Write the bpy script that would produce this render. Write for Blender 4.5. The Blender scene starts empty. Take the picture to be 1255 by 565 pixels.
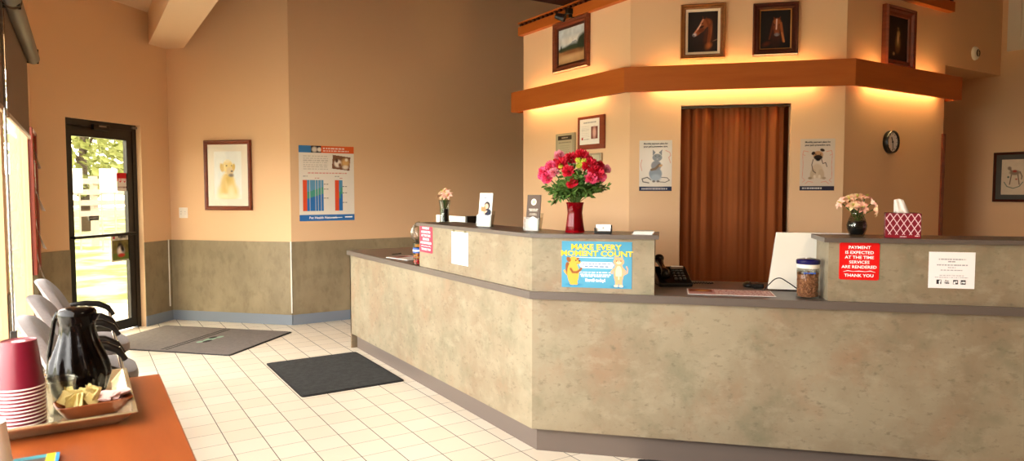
import bpy, bmesh, math, random
import numpy as np
from mathutils import Vector, Matrix
PI = math.pi
C = bpy.context.scene.collection
# ------------------------------------------------------------------ camera maths (used only to survey the room from the photograph)
F, CX, HOR, H = 836.0, 627.5, 233.0, 1.45
YAW, PIT = math.radians(32.3), math.radians(3.1)
PYC = HOR + F * math.tan(PIT)
def ray(px, py):
    a = (px - CX) / F; b = -(py - PYC) / F
    f = math.cos(PIT) + b * math.sin(PIT); z = -math.sin(PIT) + b * math.cos(PIT)
    c, s = math.cos(YAW), math.sin(YAW)
    return np.array([a * c + f * s, -a * s + f * c, z])
def onz(px, py, z):
    r = ray(px, py); t = (z - H) / r[2]
    return Vector(r * t + np.array([0, 0, H]))
def online(px, py, p, d):
    r = ray(px, py); n = (-d[1], d[0])
    t = (n[0] * p[0] + n[1] * p[1]) / (n[0] * r[0] + n[1] * r[1])
    return Vector(r * t + np.array([0, 0, H]))
def depth(p):
    return p[0] * math.sin(YAW) + p[1] * math.cos(YAW)
S2 = 2 ** -0.5
U, V, D1, D2 = (0, 1), (1, 0), (S2, S2), (S2, -S2)

# ------------------------------------------------------------------ materials
def lin(h):
    if isinstance(h, (tuple, list)): return tuple(h)
    h = h.lstrip('#'); r = []
    for i in (0, 2, 4):
        c = int(h[i:i + 2], 16) / 255
        r.append(c / 12.92 if c <= 0.04045 else ((c + 0.055) / 1.055) ** 2.4)
    return tuple(r)
M = {}
def mat(name, hexc, rough=0.6, metal=0.0, spec=0.5, emit=None, noise=None, bump=None, trans=0.0, ior=1.45, coat=0, sheen=0):
    m = bpy.data.materials.new(name); m.use_nodes = True
    nt = m.node_tree; b = nt.nodes['Principled BSDF']
    c = lin(hexc)
    b.inputs['Base Color'].default_value = (*c, 1)
    b.inputs['Roughness'].default_value = rough
    b.inputs['Metallic'].default_value = metal
    b.inputs['Specular IOR Level'].default_value = spec
    b.inputs['Transmission Weight'].default_value = trans
    b.inputs['IOR'].default_value = ior
    b.inputs['Coat Weight'].default_value = coat
    b.inputs['Sheen Weight'].default_value = sheen
    if emit:
        b.inputs['Emission Color'].default_value = (*lin(emit[0]), 1)
        b.inputs['Emission Strength'].default_value = emit[1]
    tc = nt.nodes.new('ShaderNodeTexCoord')
    if noise:   # list of (scale(x,y,z), detail, lo, hi, hex, amount)
        col = None
        last = nt.nodes.new('ShaderNodeRGB'); last.outputs[0].default_value = (*c, 1)
        src = last.outputs[0]
        for (sc, det, lo, hi, hx, amt) in noise:
            mp = nt.nodes.new('ShaderNodeMapping'); mp.inputs['Scale'].default_value = sc
            nt.links.new(tc.outputs['Object'], mp.inputs['Vector'])
            n = nt.nodes.new('ShaderNodeTexNoise'); n.inputs['Scale'].default_value = 1.0; n.inputs['Detail'].default_value = det
            n.inputs['Roughness'].default_value = 0.62
            nt.links.new(mp.outputs[0], n.inputs['Vector'])
            mr = nt.nodes.new('ShaderNodeMapRange'); mr.inputs[1].default_value = lo; mr.inputs[2].default_value = hi
            mr.inputs[3].default_value = 0; mr.inputs[4].default_value = amt
            nt.links.new(n.outputs['Fac'], mr.inputs[0])
            mx = nt.nodes.new('ShaderNodeMix'); mx.data_type = 'RGBA'
            nt.links.new(mr.outputs[0], mx.inputs[0]); nt.links.new(src, mx.inputs[6])
            mx.inputs[7].default_value = (*lin(hx), 1)
            src = mx.outputs[2]
        nt.links.new(src, b.inputs['Base Color'])
    if bump:
        sc, st = bump
        n = nt.nodes.new('ShaderNodeTexNoise'); n.inputs['Scale'].default_value = sc; n.inputs['Detail'].default_value = 4
        nt.links.new(tc.outputs['Object'], n.inputs['Vector'])
        bp = nt.nodes.new('ShaderNodeBump'); bp.inputs['Strength'].default_value = st; bp.inputs['Distance'].default_value = 0.004
        nt.links.new(n.outputs['Fac'], bp.inputs['Height']); nt.links.new(bp.outputs[0], b.inputs['Normal'])
    M[name] = m
    return m
def glassmat(name, tint='#ffffff', gloss=0.06, rough=0.0, fres=0.5):
    m = bpy.data.materials.new(name); m.use_nodes = True; nt = m.node_tree
    for n in list(nt.nodes): nt.nodes.remove(n)
    o = nt.nodes.new('ShaderNodeOutputMaterial'); t = nt.nodes.new('ShaderNodeBsdfTransparent'); g = nt.nodes.new('ShaderNodeBsdfGlossy')
    t.inputs[0].default_value = (*lin(tint), 1); g.inputs['Roughness'].default_value = rough
    mx = nt.nodes.new('ShaderNodeMixShader'); lw = nt.nodes.new('ShaderNodeLayerWeight'); lw.inputs[0].default_value = 0.35
    ma = nt.nodes.new('ShaderNodeMath'); ma.operation = 'MULTIPLY_ADD'; ma.inputs[1].default_value = fres; ma.inputs[2].default_value = gloss
    nt.links.new(lw.outputs['Fresnel'], ma.inputs[0]); nt.links.new(ma.outputs[0], mx.inputs[0])
    nt.links.new(t.outputs[0], mx.inputs[1]); nt.links.new(g.outputs[0], mx.inputs[2]); nt.links.new(mx.outputs[0], o.inputs[0])
    M[name] = m
def printmat(name, rough):
    m = bpy.data.materials.new(name); m.use_nodes = True; nt = m.node_tree; b = nt.nodes['Principled BSDF']
    a = nt.nodes.new('ShaderNodeAttribute'); a.attribute_name = 'Col'; b.inputs['Specular IOR Level'].default_value = .25
    nt.links.new(a.outputs['Color'], b.inputs['Base Color']); b.inputs['Roughness'].default_value = rough
    M[name] = m

mat('wall_paint', '#e3bd93', 0.75, bump=(260, 0.06), spec=0.3)
mat('wainscot', '#8b7d62', 0.5, noise=[((3, 3, 2), 5, .4, .7, '#a39374', .8), ((9, 9, 5), 6, .5, .75, '#6a5e46', .6)], spec=0.35)
mat('laminate', '#948870', 0.5, noise=[((2.2, 2.2, 2.0), 5, .42, .66, '#7f6d56', .8), ((5, 5, 4.5), 7, .5, .72, '#747059', .75), ((3.5, 3.5, 3), 6, .52, .7, '#93745a', .6), ((9, 9, 14), 8, .52, .7, '#9f937b', .6), ((22, 22, 40), 8, .56, .74, '#655d4a', .7)], spec=0.35)
mat('countertop', '#5f554e', 0.35, noise=[((60, 60, 60), 3, .4, .7, '#5d534b', .5)])
mat('kick', '#6b5f57', 0.45)
mat('base_vinyl', '#7d8793', 0.5)
mat('ceiling_paint', '#dfc09a', 0.85)
mat('wood_ceiling', '#5a2413', 0.5, noise=[((2, 30, 2), 5, .4, .7, '#401509', .7)])
mat('fascia_wood', '#b45f20', 0.5, noise=[((1.5, 1.5, 14), 6, .4, .7, '#a65117', .7)], spec=.3)
mat('frame_wood', '#7c3a1f', 0.35, noise=[((3, 3, 40), 5, .4, .7, '#5c2612', .7)])
mat('frame_dark', '#4a1e10', 0.3, noise=[((20, 3, 20), 5, .4, .7, '#351208', .7)])
mat('frame_oak', '#8a5426', 0.35, noise=[((20, 3, 20), 5, .4, .7, '#6e3f1a', .7)])
mat('frame_gilt', '#b98a4a', 0.35, metal=0.5)
mat('frame_liner', '#e4d4b8', 0.7)
mat('plaque_wood', '#8a3a1c', 0.3, noise=[((6, 6, 40), 5, .4, .7, '#6e2a10', .7)], coat=.3)
mat('black_metal', '#17130f', 0.35, spec=0.5)
mat('black_plastic', '#15120f', 0.3)
mat('chrome', '#cfcac4', 0.15, metal=1)
mat('grey_metal', '#8f8c88', 0.3, metal=1)
mat('white_plastic', '#eee8dc', 0.4)
mat('paper', '#f4f0e8', 0.7)
mat('paper_grey', '#cfc8ba', 0.7)
mat('dark_print', '#2b2930', 0.6)
mat('white_print', '#ffffff', 0.6)
mat('yellow_print', '#f4c832', 0.6)
mat('red_sign', '#dd1414', 0.35)
mat('pinkred_sign', '#e02a4c', 0.4)
mat('chair_fabric', '#756b67', 0.95, noise=[((140, 140, 140), 3, .4, .6, '#675e5b', .6)], bump=(420, .25), sheen=.2)
mat('table_wood', '#93481c', 0.35, noise=[((14, 2, 10), 6, .38, .7, '#763210', .6)], coat=.15)
mat('shade_fabric', '#7a6049', 0.9, bump=(500, .2))
mat('shade_tube', '#6e6254', 0.5, bump=(300, .1))
mat('hem_metal', '#a08a70', 0.4, metal=.5)
mat('window_frame', '#c9a478', 0.5)
mat('white_trim', '#d8cdbb', 0.5)
mat('cork', '#a8733f', 0.9, noise=[((60, 60, 60), 4, .4, .7, '#7e5228', .7)])
mat('board_wood', '#8e3518', 0.4)
mat('burgundy', '#6c1026', 0.35)
mat('cup_white', '#f1e8e0', 0.45)
mat('carafe_black', '#0a0706', 0.12, spec=.2)
mat('terracotta', '#8f4a25', 0.35)
mat('tray_metal', '#d8c7a2', 0.22, metal=.8)
mat('packet_yellow', '#d9c886', 0.7)
mat('packet_pink', '#d8b2aa', 0.7)
mat('mat_grey', '#7a726d', 0.98, noise=[((30, 30, 30), 6, .4, .65, '#6a635e', .7)], bump=(300, .5))
mat('mat_black', '#2b2c2c', 0.95, noise=[((25, 25, 25), 6, .4, .65, '#3a3c3c', .7)], bump=(300, .5))
mat('mat_edge', '#201f20', 0.8)
mat('mat_stripe', '#2a2624', 0.95)
mat('mat_green', '#8fae98', 0.95)
mat('curtain', '#8d4f2b', 0.95, noise=[((9, 9, .6), 4, .4, .7, '#80461f', .6)], bump=(300, .15), spec=.1)
mat('red_glass', '#b30518', 0.05, trans=0.75, ior=1.3)
mat('red_glass_base', '#8a0212', 0.08, coat=.6)
mat('stem_green', '#4d6b2c', 0.7)
mat('leaf_green', '#44682a', 0.65, noise=[((20, 20, 20), 2, .4, .6, '#688a3c', .8)])
mat('lime_bloom', '#b9bf3a', 0.7)
mat('bloom_pink', '#f0477f', 0.65, noise=[((60, 60, 60), 2, .4, .65, '#ff86a8', .7)])
mat('bloom_red', '#d31432', 0.6, noise=[((60, 60, 60), 2, .4, .65, '#f0415c', .6)])
mat('bloom_pale', '#ee9aac', 0.7)
mat('lily_cream', '#f6d9a8', 0.7, noise=[((45, 45, 45), 2, .42, .62, '#f09a86', .75)])
mat('lily_pink', '#f7b6a4', 0.7, noise=[((45, 45, 45), 2, .42, .62, '#fbe0c4', .75)])
mat('dark_pebbles', '#1d1c1c', 0.35)
mat('tissue_red', '#74091c', 0.55)
mat('tissue_line', '#e6c9c9', 0.6)
mat('tissue_paper', '#f3ece2', 0.9)
mat('phone_black', '#0f0d0c', 0.25)
mat('white_casing', '#e9e4d6', 0.35)
mat('navy_lid', '#18164e', 0.25)
mat('kibble', '#a9744f', 0.8, noise=[((50, 50, 50), 2, .4, .6, '#7d4f33', .8)])
mat('blue_label', '#2d56a8', 0.5)
mat('orange_card', '#e8962a', 0.6)
mat('silver_plate', '#b3a489', 0.35, metal=.4)
mat('plaque_grey', '#a39678', 0.4)
mat('dark_brown_print', '#5a4634', 0.5)
mat('tube_glow', '#fff2c0', 0.4, emit=('#ffdf96', 58))
mat('fill_panel_glow', '#fff4e0', 0.4, emit=('#ffdca8', 9))
mat('grass', '#5d6a3c', 0.95, noise=[((.8, .8, .8), 5, .45, .6, '#a39d84', .9)], spec=.1)
mat('concrete', '#bdb7aa', 0.9)
mat('fence_paint', '#8d827c', 0.8)
mat('foliage', '#6d7444', 0.9, noise=[((4, 4, 4), 3, .4, .65, '#8b905c', .8)], spec=.1)
mat('bark', '#33291f', 0.9)
mat('car_white', '#f0efee', 0.4)
glassmat('glass')
glassmat('clear_plastic', '#efefec', 0.012, .1, .12)
glassmat('picture_glass', '#ffffff', 0.004, .0, .04)
glassmat('vase_glass', '#e2e4e0', 0.02, .02, .2)
glassmat('door_glass', '#dcd8cc', 0.015, .0, .15)
glassmat('bag_plastic', '#ecece8', .10, .12, .4)
printmat('print_matte', 0.6); printmat('print_gloss', 0.32); printmat('painting', 0.6)

def tile_material():
    m = bpy.data.materials.new('floor_tile'); m.use_nodes = True; nt = m.node_tree; b = nt.nodes['Principled BSDF']
    tc = nt.nodes.new('ShaderNodeTexCoord'); sx = nt.nodes.new('ShaderNodeSeparateXYZ'); nt.links.new(tc.outputs['Object'], sx.inputs[0])
    def edge(out, off, period, w):
        a = nt.nodes.new('ShaderNodeMath'); a.operation = 'SUBTRACT'; nt.links.new(out, a.inputs[0]); a.inputs[1].default_value = off
        d = nt.nodes.new('ShaderNodeMath'); d.operation = 'PINGPONG'; nt.links.new(a.outputs[0], d.inputs[0]); d.inputs[1].default_value = period / 2
        c = nt.nodes.new('ShaderNodeMapRange'); c.interpolation_type = 'SMOOTHSTEP'; nt.links.new(d.outputs[0], c.inputs[0])
        c.inputs[1].default_value = w * .55; c.inputs[2].default_value = w; c.inputs[3].default_value = 1; c.inputs[4].default_value = 0
        fl = nt.nodes.new('ShaderNodeMath'); fl.operation = 'DIVIDE'; nt.links.new(a.outputs[0], fl.inputs[0]); fl.inputs[1].default_value = period
        f2 = nt.nodes.new('ShaderNodeMath'); f2.operation = 'FLOOR'; nt.links.new(fl.outputs[0], f2.inputs[0])
        return c.outputs[0], f2.outputs[0]
    ex, ix = edge(sx.outputs[0], 0.674, 0.1937, 0.0030)
    ey, iy = edge(sx.outputs[1], 3.316, 0.2000, 0.0027)
    cb = nt.nodes.new('ShaderNodeCombineXYZ'); nt.links.new(ix, cb.inputs[0]); nt.links.new(iy, cb.inputs[1])
    wn = nt.nodes.new('ShaderNodeTexWhiteNoise'); nt.links.new(cb.outputs[0], wn.inputs[0])
    mix = nt.nodes.new('ShaderNodeMix'); mix.data_type = 'RGBA'
    mix.inputs[6].default_value = (*lin('#efe5d3'), 1); mix.inputs[7].default_value = (*lin('#e8dcc7'), 1)
    nt.links.new(wn.outputs[0], mix.inputs[0])
    g1 = nt.nodes.new('ShaderNodeMix'); g1.data_type = 'RGBA'; nt.links.new(ey, g1.inputs[0]); nt.links.new(mix.outputs[2], g1.inputs[6]); g1.inputs[7].default_value = (*lin('#8d8578'), 1)
    g2 = nt.nodes.new('ShaderNodeMix'); g2.data_type = 'RGBA'; nt.links.new(ex, g2.inputs[0]); nt.links.new(g1.outputs[2], g2.inputs[6]); g2.inputs[7].default_value = (*lin('#443f38'), 1)
    nt.links.new(g2.outputs[2], b.inputs['Base Color'])
    mxr = nt.nodes.new('ShaderNodeMath'); mxr.operation = 'MAXIMUM'; nt.links.new(ex, mxr.inputs[0]); nt.links.new(ey, mxr.inputs[1])
    rr = nt.nodes.new('ShaderNodeMapRange'); nt.links.new(mxr.outputs[0], rr.inputs[0]); rr.inputs[3].default_value = .32; rr.inputs[4].default_value = .9
    nt.links.new(rr.outputs[0], b.inputs['Roughness'])
    M['floor_tile'] = m
tile_material()

# ------------------------------------------------------------------ mesh builder
class MB:
    def __init__(s): s.v = []; s.f = []; s.m = []; s.mats = []; s.X = Matrix()
    def mi(s, m):
        if m not in s.mats: s.mats.append(m)
        return s.mats.index(m)
    def add(s, vs, fs, m):
        o = len(s.v); s.v += [s.X @ Vector(p) for p in vs]; k = s.mi(m)
        for f in fs: s.f.append([i + o for i in f]); s.m.append(k)
        return s
    def box(s, x0, y0, z0, x1, y1, z1, m, bev=0):
        if bev:
            bm = bmesh.new(); bmesh.ops.create_cube(bm, size=1)
            for v in bm.verts: v.co = Vector(((x0 + x1) / 2 + v.co.x * (x1 - x0), (y0 + y1) / 2 + v.co.y * (y1 - y0), (z0 + z1) / 2 + v.co.z * (z1 - z0)))
            bmesh.ops.bevel(bm, geom=list(bm.edges), offset=bev, segments=2, affect='EDGES', profile=.5)
            bm.verts.index_update()
            s.add([v.co.copy() for v in bm.verts], [[v.index for v in f.verts] for f in bm.faces], m); bm.free(); return s
        vs = [(x0, y0, z0), (x1, y0, z0), (x1, y1, z0), (x0, y1, z0), (x0, y0, z1), (x1, y0, z1), (x1, y1, z1), (x0, y1, z1)]
        return s.add(vs, [(0, 3, 2, 1), (4, 5, 6, 7), (0, 1, 5, 4), (1, 2, 6, 5), (2, 3, 7, 6), (3, 0, 4, 7)], m)
    def prism(s, poly, z0, z1, m):
        n = len(poly)
        a = sum(poly[i][0] * poly[(i + 1) % n][1] - poly[(i + 1) % n][0] * poly[i][1] for i in range(n))
        if a < 0: poly = poly[::-1]
        vs = [(p[0], p[1], z0) for p in poly] + [(p[0], p[1], z1) for p in poly]
        fs = [list(range(n))[::-1], list(range(n, 2 * n))] + [(i, (i + 1) % n, n + (i + 1) % n, n + i) for i in range(n)]
        return s.add(vs, fs, m)
    def lathe(s, prof, m, n=32, c=(0, 0, 0), twist=None, cap=True):
        vs = []; fs = []
        for j, (r, z) in enumerate(prof):
            for i in range(n):
                a = 2 * PI * i / n; rr = r
                if twist: rr = r * twist(a, j / (len(prof) - 1))
                vs.append((c[0] + rr * math.cos(a), c[1] + rr * math.sin(a), c[2] + z))
        for j in range(len(prof) - 1):
            for i in range(n):
                k = (i + 1) % n
                fs.append((j * n + i, j * n + k, (j + 1) * n + k, (j + 1) * n + i))
        if cap:
            if prof[0][0] > 1e-6: fs.append(list(range(n))[::-1])
            if prof[-1][0] > 1e-6: fs.append([(len(prof) - 1) * n + i for i in range(n)])
        return s.add(vs, fs, m)
    def tube(s, pts, r, m, n=10, closed=False):
        pts = [Vector(p) for p in pts]; N = len(pts); vs = []; fs = []; up = None
        for i, p in enumerate(pts):
            if closed: t = pts[(i + 1) % N] - pts[i - 1]
            else: t = pts[min(i + 1, N - 1)] - pts[max(i - 1, 0)]
            t.normalize()
            if up is None:
                up = Vector((0, 0, 1)) if abs(t.z) < .9 else Vector((1, 0, 0))
            a = t.cross(up); a.normalize(); b = a.cross(t); up = b
            rr = r[i] if isinstance(r, (list, tuple)) else r
            for k in range(n):
                g = 2 * PI * k / n; vs.append(p + a * math.cos(g) * rr + b * math.sin(g) * rr)
        for i in range(N if closed else N - 1):
            j = (i + 1) % N
            for k in range(n):
                l = (k + 1) % n; fs.append((i * n + k, i * n + l, j * n + l, j * n + k))
        if not closed: fs += [list(range(n))[::-1], [(N - 1) * n + k for k in range(n)]]
        return s.add(vs, fs, m)
    def ball(s, c, r, m, n=14, k=9):
        rx, ry, rz = (r, r, r) if not isinstance(r, (tuple, list)) else r
        vs = [(c[0], c[1], c[2] - rz)]; fs = []
        for j in range(1, k):
            t = PI * j / k
            for i in range(n):
                a = 2 * PI * i / n; vs.append((c[0] + rx * math.sin(t) * math.cos(a), c[1] + ry * math.sin(t) * math.sin(a), c[2] - rz * math.cos(t)))
        vs.append((c[0], c[1], c[2] + rz)); L = len(vs) - 1
        for i in range(n):
            q = (i + 1) % n
            fs.append((0, 1 + q, 1 + i)); fs.append((L, 1 + (k - 2) * n + i, 1 + (k - 2) * n + q))
            for j in range(k - 2):
                fs.append((1 + j * n + i, 1 + j * n + q, 1 + (j + 1) * n + q, 1 + (j + 1) * n + i))
        return s.add(vs, fs, m)
    def frame(s, w, h, prof, m, cz=0):
        """picture moulding swept round a rectangle in the xz plane; prof = (inset from outer edge, y)"""
        vs = []; fs = []; n = len(prof)
        for (t, y) in prof:
            a, b = w / 2 - t, h / 2 - t
            vs += [(-a, y, cz - b), (a, y, cz - b), (a, y, cz + b), (-a, y, cz + b)]
        for j in range(n):
            k = (j + 1) % n
            for i in range(4):
                l = (i + 1) % 4; fs.append((j * 4 + i, j * 4 + l, k * 4 + l, k * 4 + i))
        return s.add(vs, fs, m)
    def build(s, name, parent=None, smooth=False, loc=None, rotz=0.0, bevel=0, sub=0):
        me = bpy.data.meshes.new(name); me.from_pydata([tuple(v) for v in s.v], [], s.f)
        for m in s.mats: me.materials.append(M[m])
        me.polygons.foreach_set('material_index', s.m)
        bm = bmesh.new(); bm.from_mesh(me); bmesh.ops.recalc_face_normals(bm, faces=list(bm.faces)); bm.to_mesh(me); bm.free()
        if smooth:
            me.polygons.foreach_set('use_smooth', [True] * len(me.polygons))
        me.update()
        o = bpy.data.objects.new(name, me); C.objects.link(o)
        if smooth == 'auto':
            md = o.modifiers.new('es', 'EDGE_SPLIT'); md.split_angle = math.radians(40)
        if bevel:
            md = o.modifiers.new('bv', 'BEVEL'); md.width = bevel; md.segments = 2; md.limit_method = 'ANGLE'
        if sub:
            md = o.modifiers.new('ss', 'SUBSURF'); md.levels = sub; md.render_levels = sub
        if loc is not None: o.location = loc
        o.rotation_euler = (0, 0, rotz)
        if parent: o.parent = parent
        return o
def tag(o, label, cat, group=None):
    o['label'] = label; o['category'] = cat
    if group: o['group'] = group
    return o
def thing(name, label, cat, loc=(0, 0, 0), rotz=0.0, group=None):
    o = bpy.data.objects.new(name, None); C.objects.link(o); o.empty_display_size = .05
    o.location = loc; o.rotation_euler = (0, 0, rotz)
    return tag(o, label, cat, group)
def struct(o): o['kind'] = 'structure'; return o
def dup(root, loc, rotz=None, label=None, group=None):
    r = root.copy(); C.objects.link(r); r.location = loc
    if rotz is not None: r.rotation_euler = (0, 0, rotz)
    if label: r['label'] = label
    if group: r['group'] = group
    for ch in list(root.children):
        c = ch.copy(); C.objects.link(c); c.parent = r
        for g in ch.children:
            d = g.copy(); C.objects.link(d); d.parent = c
    return r
def text(body, size, m, parent, loc, name='lettering', align='CENTER', bold=0.0, width=1.0, rotz=0, lines=1.0):
    cu = bpy.data.curves.new(name, 'FONT'); cu.body = body; cu.size = size; cu.align_x = align; cu.align_y = 'CENTER'
    cu.offset = bold; cu.space_line = lines; cu.resolution_u = 2; cu.extrude = 0.0003
    t = bpy.data.objects.new(name, cu); C.objects.link(t)
    bpy.context.view_layer.update()
    me = bpy.data.meshes.new_from_object(t.evaluated_get(bpy.context.evaluated_depsgraph_get()))
    bpy.data.objects.remove(t); me.name = name
    me.transform(Matrix.Rotation(PI / 2, 4, 'X') @ Matrix.Diagonal((width, 1, 1, 1)))
    me.materials.clear(); me.materials.append(M[m])
    o = bpy.data.objects.new(name, me); C.objects.link(o); o.parent = parent; o.location = loc; o.rotation_euler = (0, 0, rotz)
    return o

# ------------------------------------------------------------------ picture painter: soft strokes into a vertex-coloured grid
def paint(name, w, h, base, strokes, nx, parent, y=0.0, cx=0.0, cz=0.0, m='print_matte', thick=0.0):
    ny = max(2, int(nx * h / w)); asp = h / w
    u, v = np.meshgrid(np.linspace(0, 1, nx), np.linspace(0, 1, ny))
    img = np.ones((ny, nx, 3)) * np.array(lin(base))
    vv = v * asp
    def over(al, hx):
        nonlocal img
        al = np.clip(al, 0, 1)[..., None]; img = img * (1 - al) + np.array(lin(hx)) * al
    for st in strokes:
        k = st[0]
        if k == 'e':
            _, cu, cv, ru, rv, ang, hx, soft = st
            ru *= 1 + .45 * soft; rv *= 1 + .45 * soft
            a = math.radians(ang); du, dv = u - cu, vv - cv * asp
            p = (du * math.cos(a) + dv * math.sin(a)) / ru; q = (-du * math.sin(a) + dv * math.cos(a)) / rv
            over((1 - np.sqrt(p * p + q * q)) / max(soft, .02) + .0 if soft > .02 else (p * p + q * q < 1) * 1.0, hx)
        elif k == 'r':
            _, u0, v0, u1, v1, hx = st
            over(((u >= u0) & (u <= u1) & (v >= v0) & (v <= v1)) * 1.0, hx)
        elif k == 'p':
            _, pts, hx = st; ins = np.zeros(u.shape, bool)
            for i in range(len(pts)):
                x1, y1 = pts[i]; x2, y2 = pts[i - 1]
                with np.errstate(divide='ignore', invalid='ignore'):
                    c = ((y1 > v) != (y2 > v)) & (u < (x2 - x1) * (v - y1) / (y2 - y1 + 1e-12) + x1)
                ins ^= c
            over(ins * 1.0, hx)
        elif k == 'l':
            _, pts, wd, hx = st; best = np.full(u.shape, 9.0)
            for (x1, y1), (x2, y2) in zip(pts[:-1], pts[1:]):
                y1 *= asp; y2 *= asp; dx, dy = x2 - x1, y2 - y1; L = dx * dx + dy * dy + 1e-12
                t = np.clip(((u - x1) * dx + (vv - y1) * dy) / L, 0, 1)
                best = np.minimum(best, np.hypot(u - x1 - t * dx, vv - y1 - t * dy))
            over((wd - best) / (wd * .5), hx)
        elif k == 'n':   # brush mottling
            _, amt, sc, seed = st; rs = np.random.RandomState(seed)
            g = rs.rand(int(sc * asp) + 3, sc + 3) - .5
            yi = v * (g.shape[0] - 2); xi = u * (g.shape[1] - 2); y0 = yi.astype(int); x0 = xi.astype(int); fy = yi - y0; fx = xi - x0
            n = g[y0, x0] * (1 - fy) * (1 - fx) + g[y0 + 1, x0] * fy * (1 - fx) + g[y0, x0 + 1] * (1 - fy) * fx + g[y0 + 1, x0 + 1] * fy * fx
            img = np.clip(img * (1 + amt * n[..., None]), 0, 1)
        elif k == 'g':   # a line of small print, too small to read
            _, u0, u1, vc, hh, hx, seed = st; rs = random.Random(seed); x = u0
            while x < u1:
                L = rs.uniform(.015, .05) * 1.4; e = min(x + L, u1)
                over(((u >= x) & (u <= e) & (abs(v - vc) < hh / 2)) * .85, hx); x = e + .014
    verts = np.stack([(u - .5) * w + cx, np.full(u.shape, y), (v - .5) * h + cz], -1).reshape(-1, 3)
    idx = np.arange(nx * ny).reshape(ny, nx)
    faces = np.stack([idx[:-1, :-1], idx[:-1, 1:], idx[1:, 1:], idx[1:, :-1]], -1).reshape(-1, 4)
    me = bpy.data.meshes.new(name)
    vl = verts.tolist(); fl = faces.tolist()
    if thick:   # closed sheet with its own thickness
        o = len(vl); per = list(idx[0, :]) + list(idx[1:, -1]) + list(idx[-1, -2::-1]) + list(idx[-2:0:-1, 0])
        vl += [[vl[i][0], y + thick, vl[i][2]] for i in per]; P = len(per)
        fl += [[per[(i + 1) % P], per[i], o + i, o + (i + 1) % P] for i in range(P)] + [[o + i for i in range(P)]]
    me.from_pydata(vl, [], fl); me.materials.append(M[m])
    at = me.color_attributes.new('Col', 'FLOAT_COLOR', 'POINT')
    col = np.ones((len(vl), 4)); col[:nx * ny, :3] = img.reshape(-1, 3)
    if thick: col[nx * ny:, :3] = .8
    at.data.foreach_set('color', col.ravel().astype(np.float32)); me.update()
    o = bpy.data.objects.new(name, me); C.objects.link(o)
    if parent: o.parent = parent
    return o
FILL, SUN, SKY, EXPO = 45, 4.0, 24.5, 0.15
# ================================================================== THE ROOM
class Wall:
    def __init__(s, p0, p1):
        s.p0 = Vector((p0[0], p0[1])); d = Vector((p1[0], p1[1])) - s.p0; s.L = d.length; s.e = d.normalized(); s.rot = math.atan2(s.e.y, s.e.x)
        s.n = Vector((s.e.y, -s.e.x))      # toward the room
    def hit(s, px, py, off=0.0):
        p = s.p0 + s.n * off
        return online(px, py, (p.x, p.y), (s.e.x, s.e.y))
    def sz(s, px, py, off=0.0):
        q = s.hit(px, py, off); return (Vector((q.x, q.y)) - s.p0).dot(s.e), q.z
    def at(s, sc, z, off=0.0):
        p = s.p0 + s.e * sc + s.n * off; return Vector((p.x, p.y, z))
    def rect(s, x0, y0, x1, y1, off=0.0):
        ym, xm = (y0 + y1) / 2, (x0 + x1) / 2
        a, b = s.sz(x0, ym, off)[0], s.sz(x1, ym, off)[0]; t, bt = s.sz(xm, y0, off)[1], s.sz(xm, y1, off)[1]
        return s.at((a + b) / 2, (t + bt) / 2, off), abs(b - a), abs(t - bt)
    def mesh(s, name, z0, z1, m, holes=(), thick=.12, front=0.0, s0=0.0, s1=None, parent=None):
        s1 = s.L if s1 is None else s1; b = MB()
        xs = sorted({s0, s1, *[h[0] for h in holes], *[h[1] for h in holes]}); zs = sorted({z0, z1, *[h[2] for h in holes], *[h[3] for h in holes]})
        xs = [x for x in xs if s0 <= x <= s1]; zs = [z for z in zs if z0 <= z <= z1]
        for i in range(len(xs) - 1):
            for j in range(len(zs) - 1):
                cx, cz = (xs[i] + xs[i + 1]) / 2, (zs[j] + zs[j + 1]) / 2
                if any(h[0] < cx < h[1] and h[2] < cz < h[3] for h in holes): continue
                b.box(xs[i], -front, zs[j], xs[i + 1], thick, zs[j + 1], m)
        o = b.build(name, parent, loc=None if parent else (s.p0.x, s.p0.y, 0), rotz=0 if parent else s.rot)
        bm = bmesh.new(); bm.from_mesh(o.data); bmesh.ops.remove_doubles(bm, verts=bm.verts, dist=1e-5)
        seen = {}
        for f in bm.faces: seen.setdefault(tuple(sorted(v.index for v in f.verts)), []).append(f)
        bmesh.ops.delete(bm, geom=[f for fs in seen.values() if len(fs) > 1 for f in fs], context='FACES')
        bmesh.ops.dissolve_limit(bm, angle_limit=.001, verts=bm.verts, edges=bm.edges)
        bm.to_mesh(o.data); bm.free()
        return struct(o) if not parent else o

XW = -0.34
NW = (XW, 7.271)                                   # window wall / entrance wall corner
DC = (0.844, 8.455)                                # entrance wall / angled wall corner
AC = (1.893, 7.406)                                # angled wall / far wall corner
CORN = [(3.863, 5.891), (3.863, 4.286), (5.026, 3.123), (6.53, 3.123), (7.582, 3.123)]
YB = -4.0
w_win = Wall((XW, YB), NW); w_door = Wall(NW, DC); w_ang = Wall(DC, AC); w_far = Wall(AC, (7.7, 7.406))
w_rl = Wall(CORN[0], CORN[1]); w_rc = Wall(CORN[1], CORN[2]); w_rr = Wall(CORN[2], CORN[3]); w_bulk = Wall(CORN[3], CORN[4])
w_right = Wall((7.582, 7.406), (7.582, YB)); w_beh = Wall((7.582, YB), (XW, YB))
ZC, ZL = 3.89, 3.33
b = MB(); b.box(XW - .15, YB - .15, -.12, 7.75, 9.0, 0, 'floor_tile'); struct(b.build('floor'))
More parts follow.
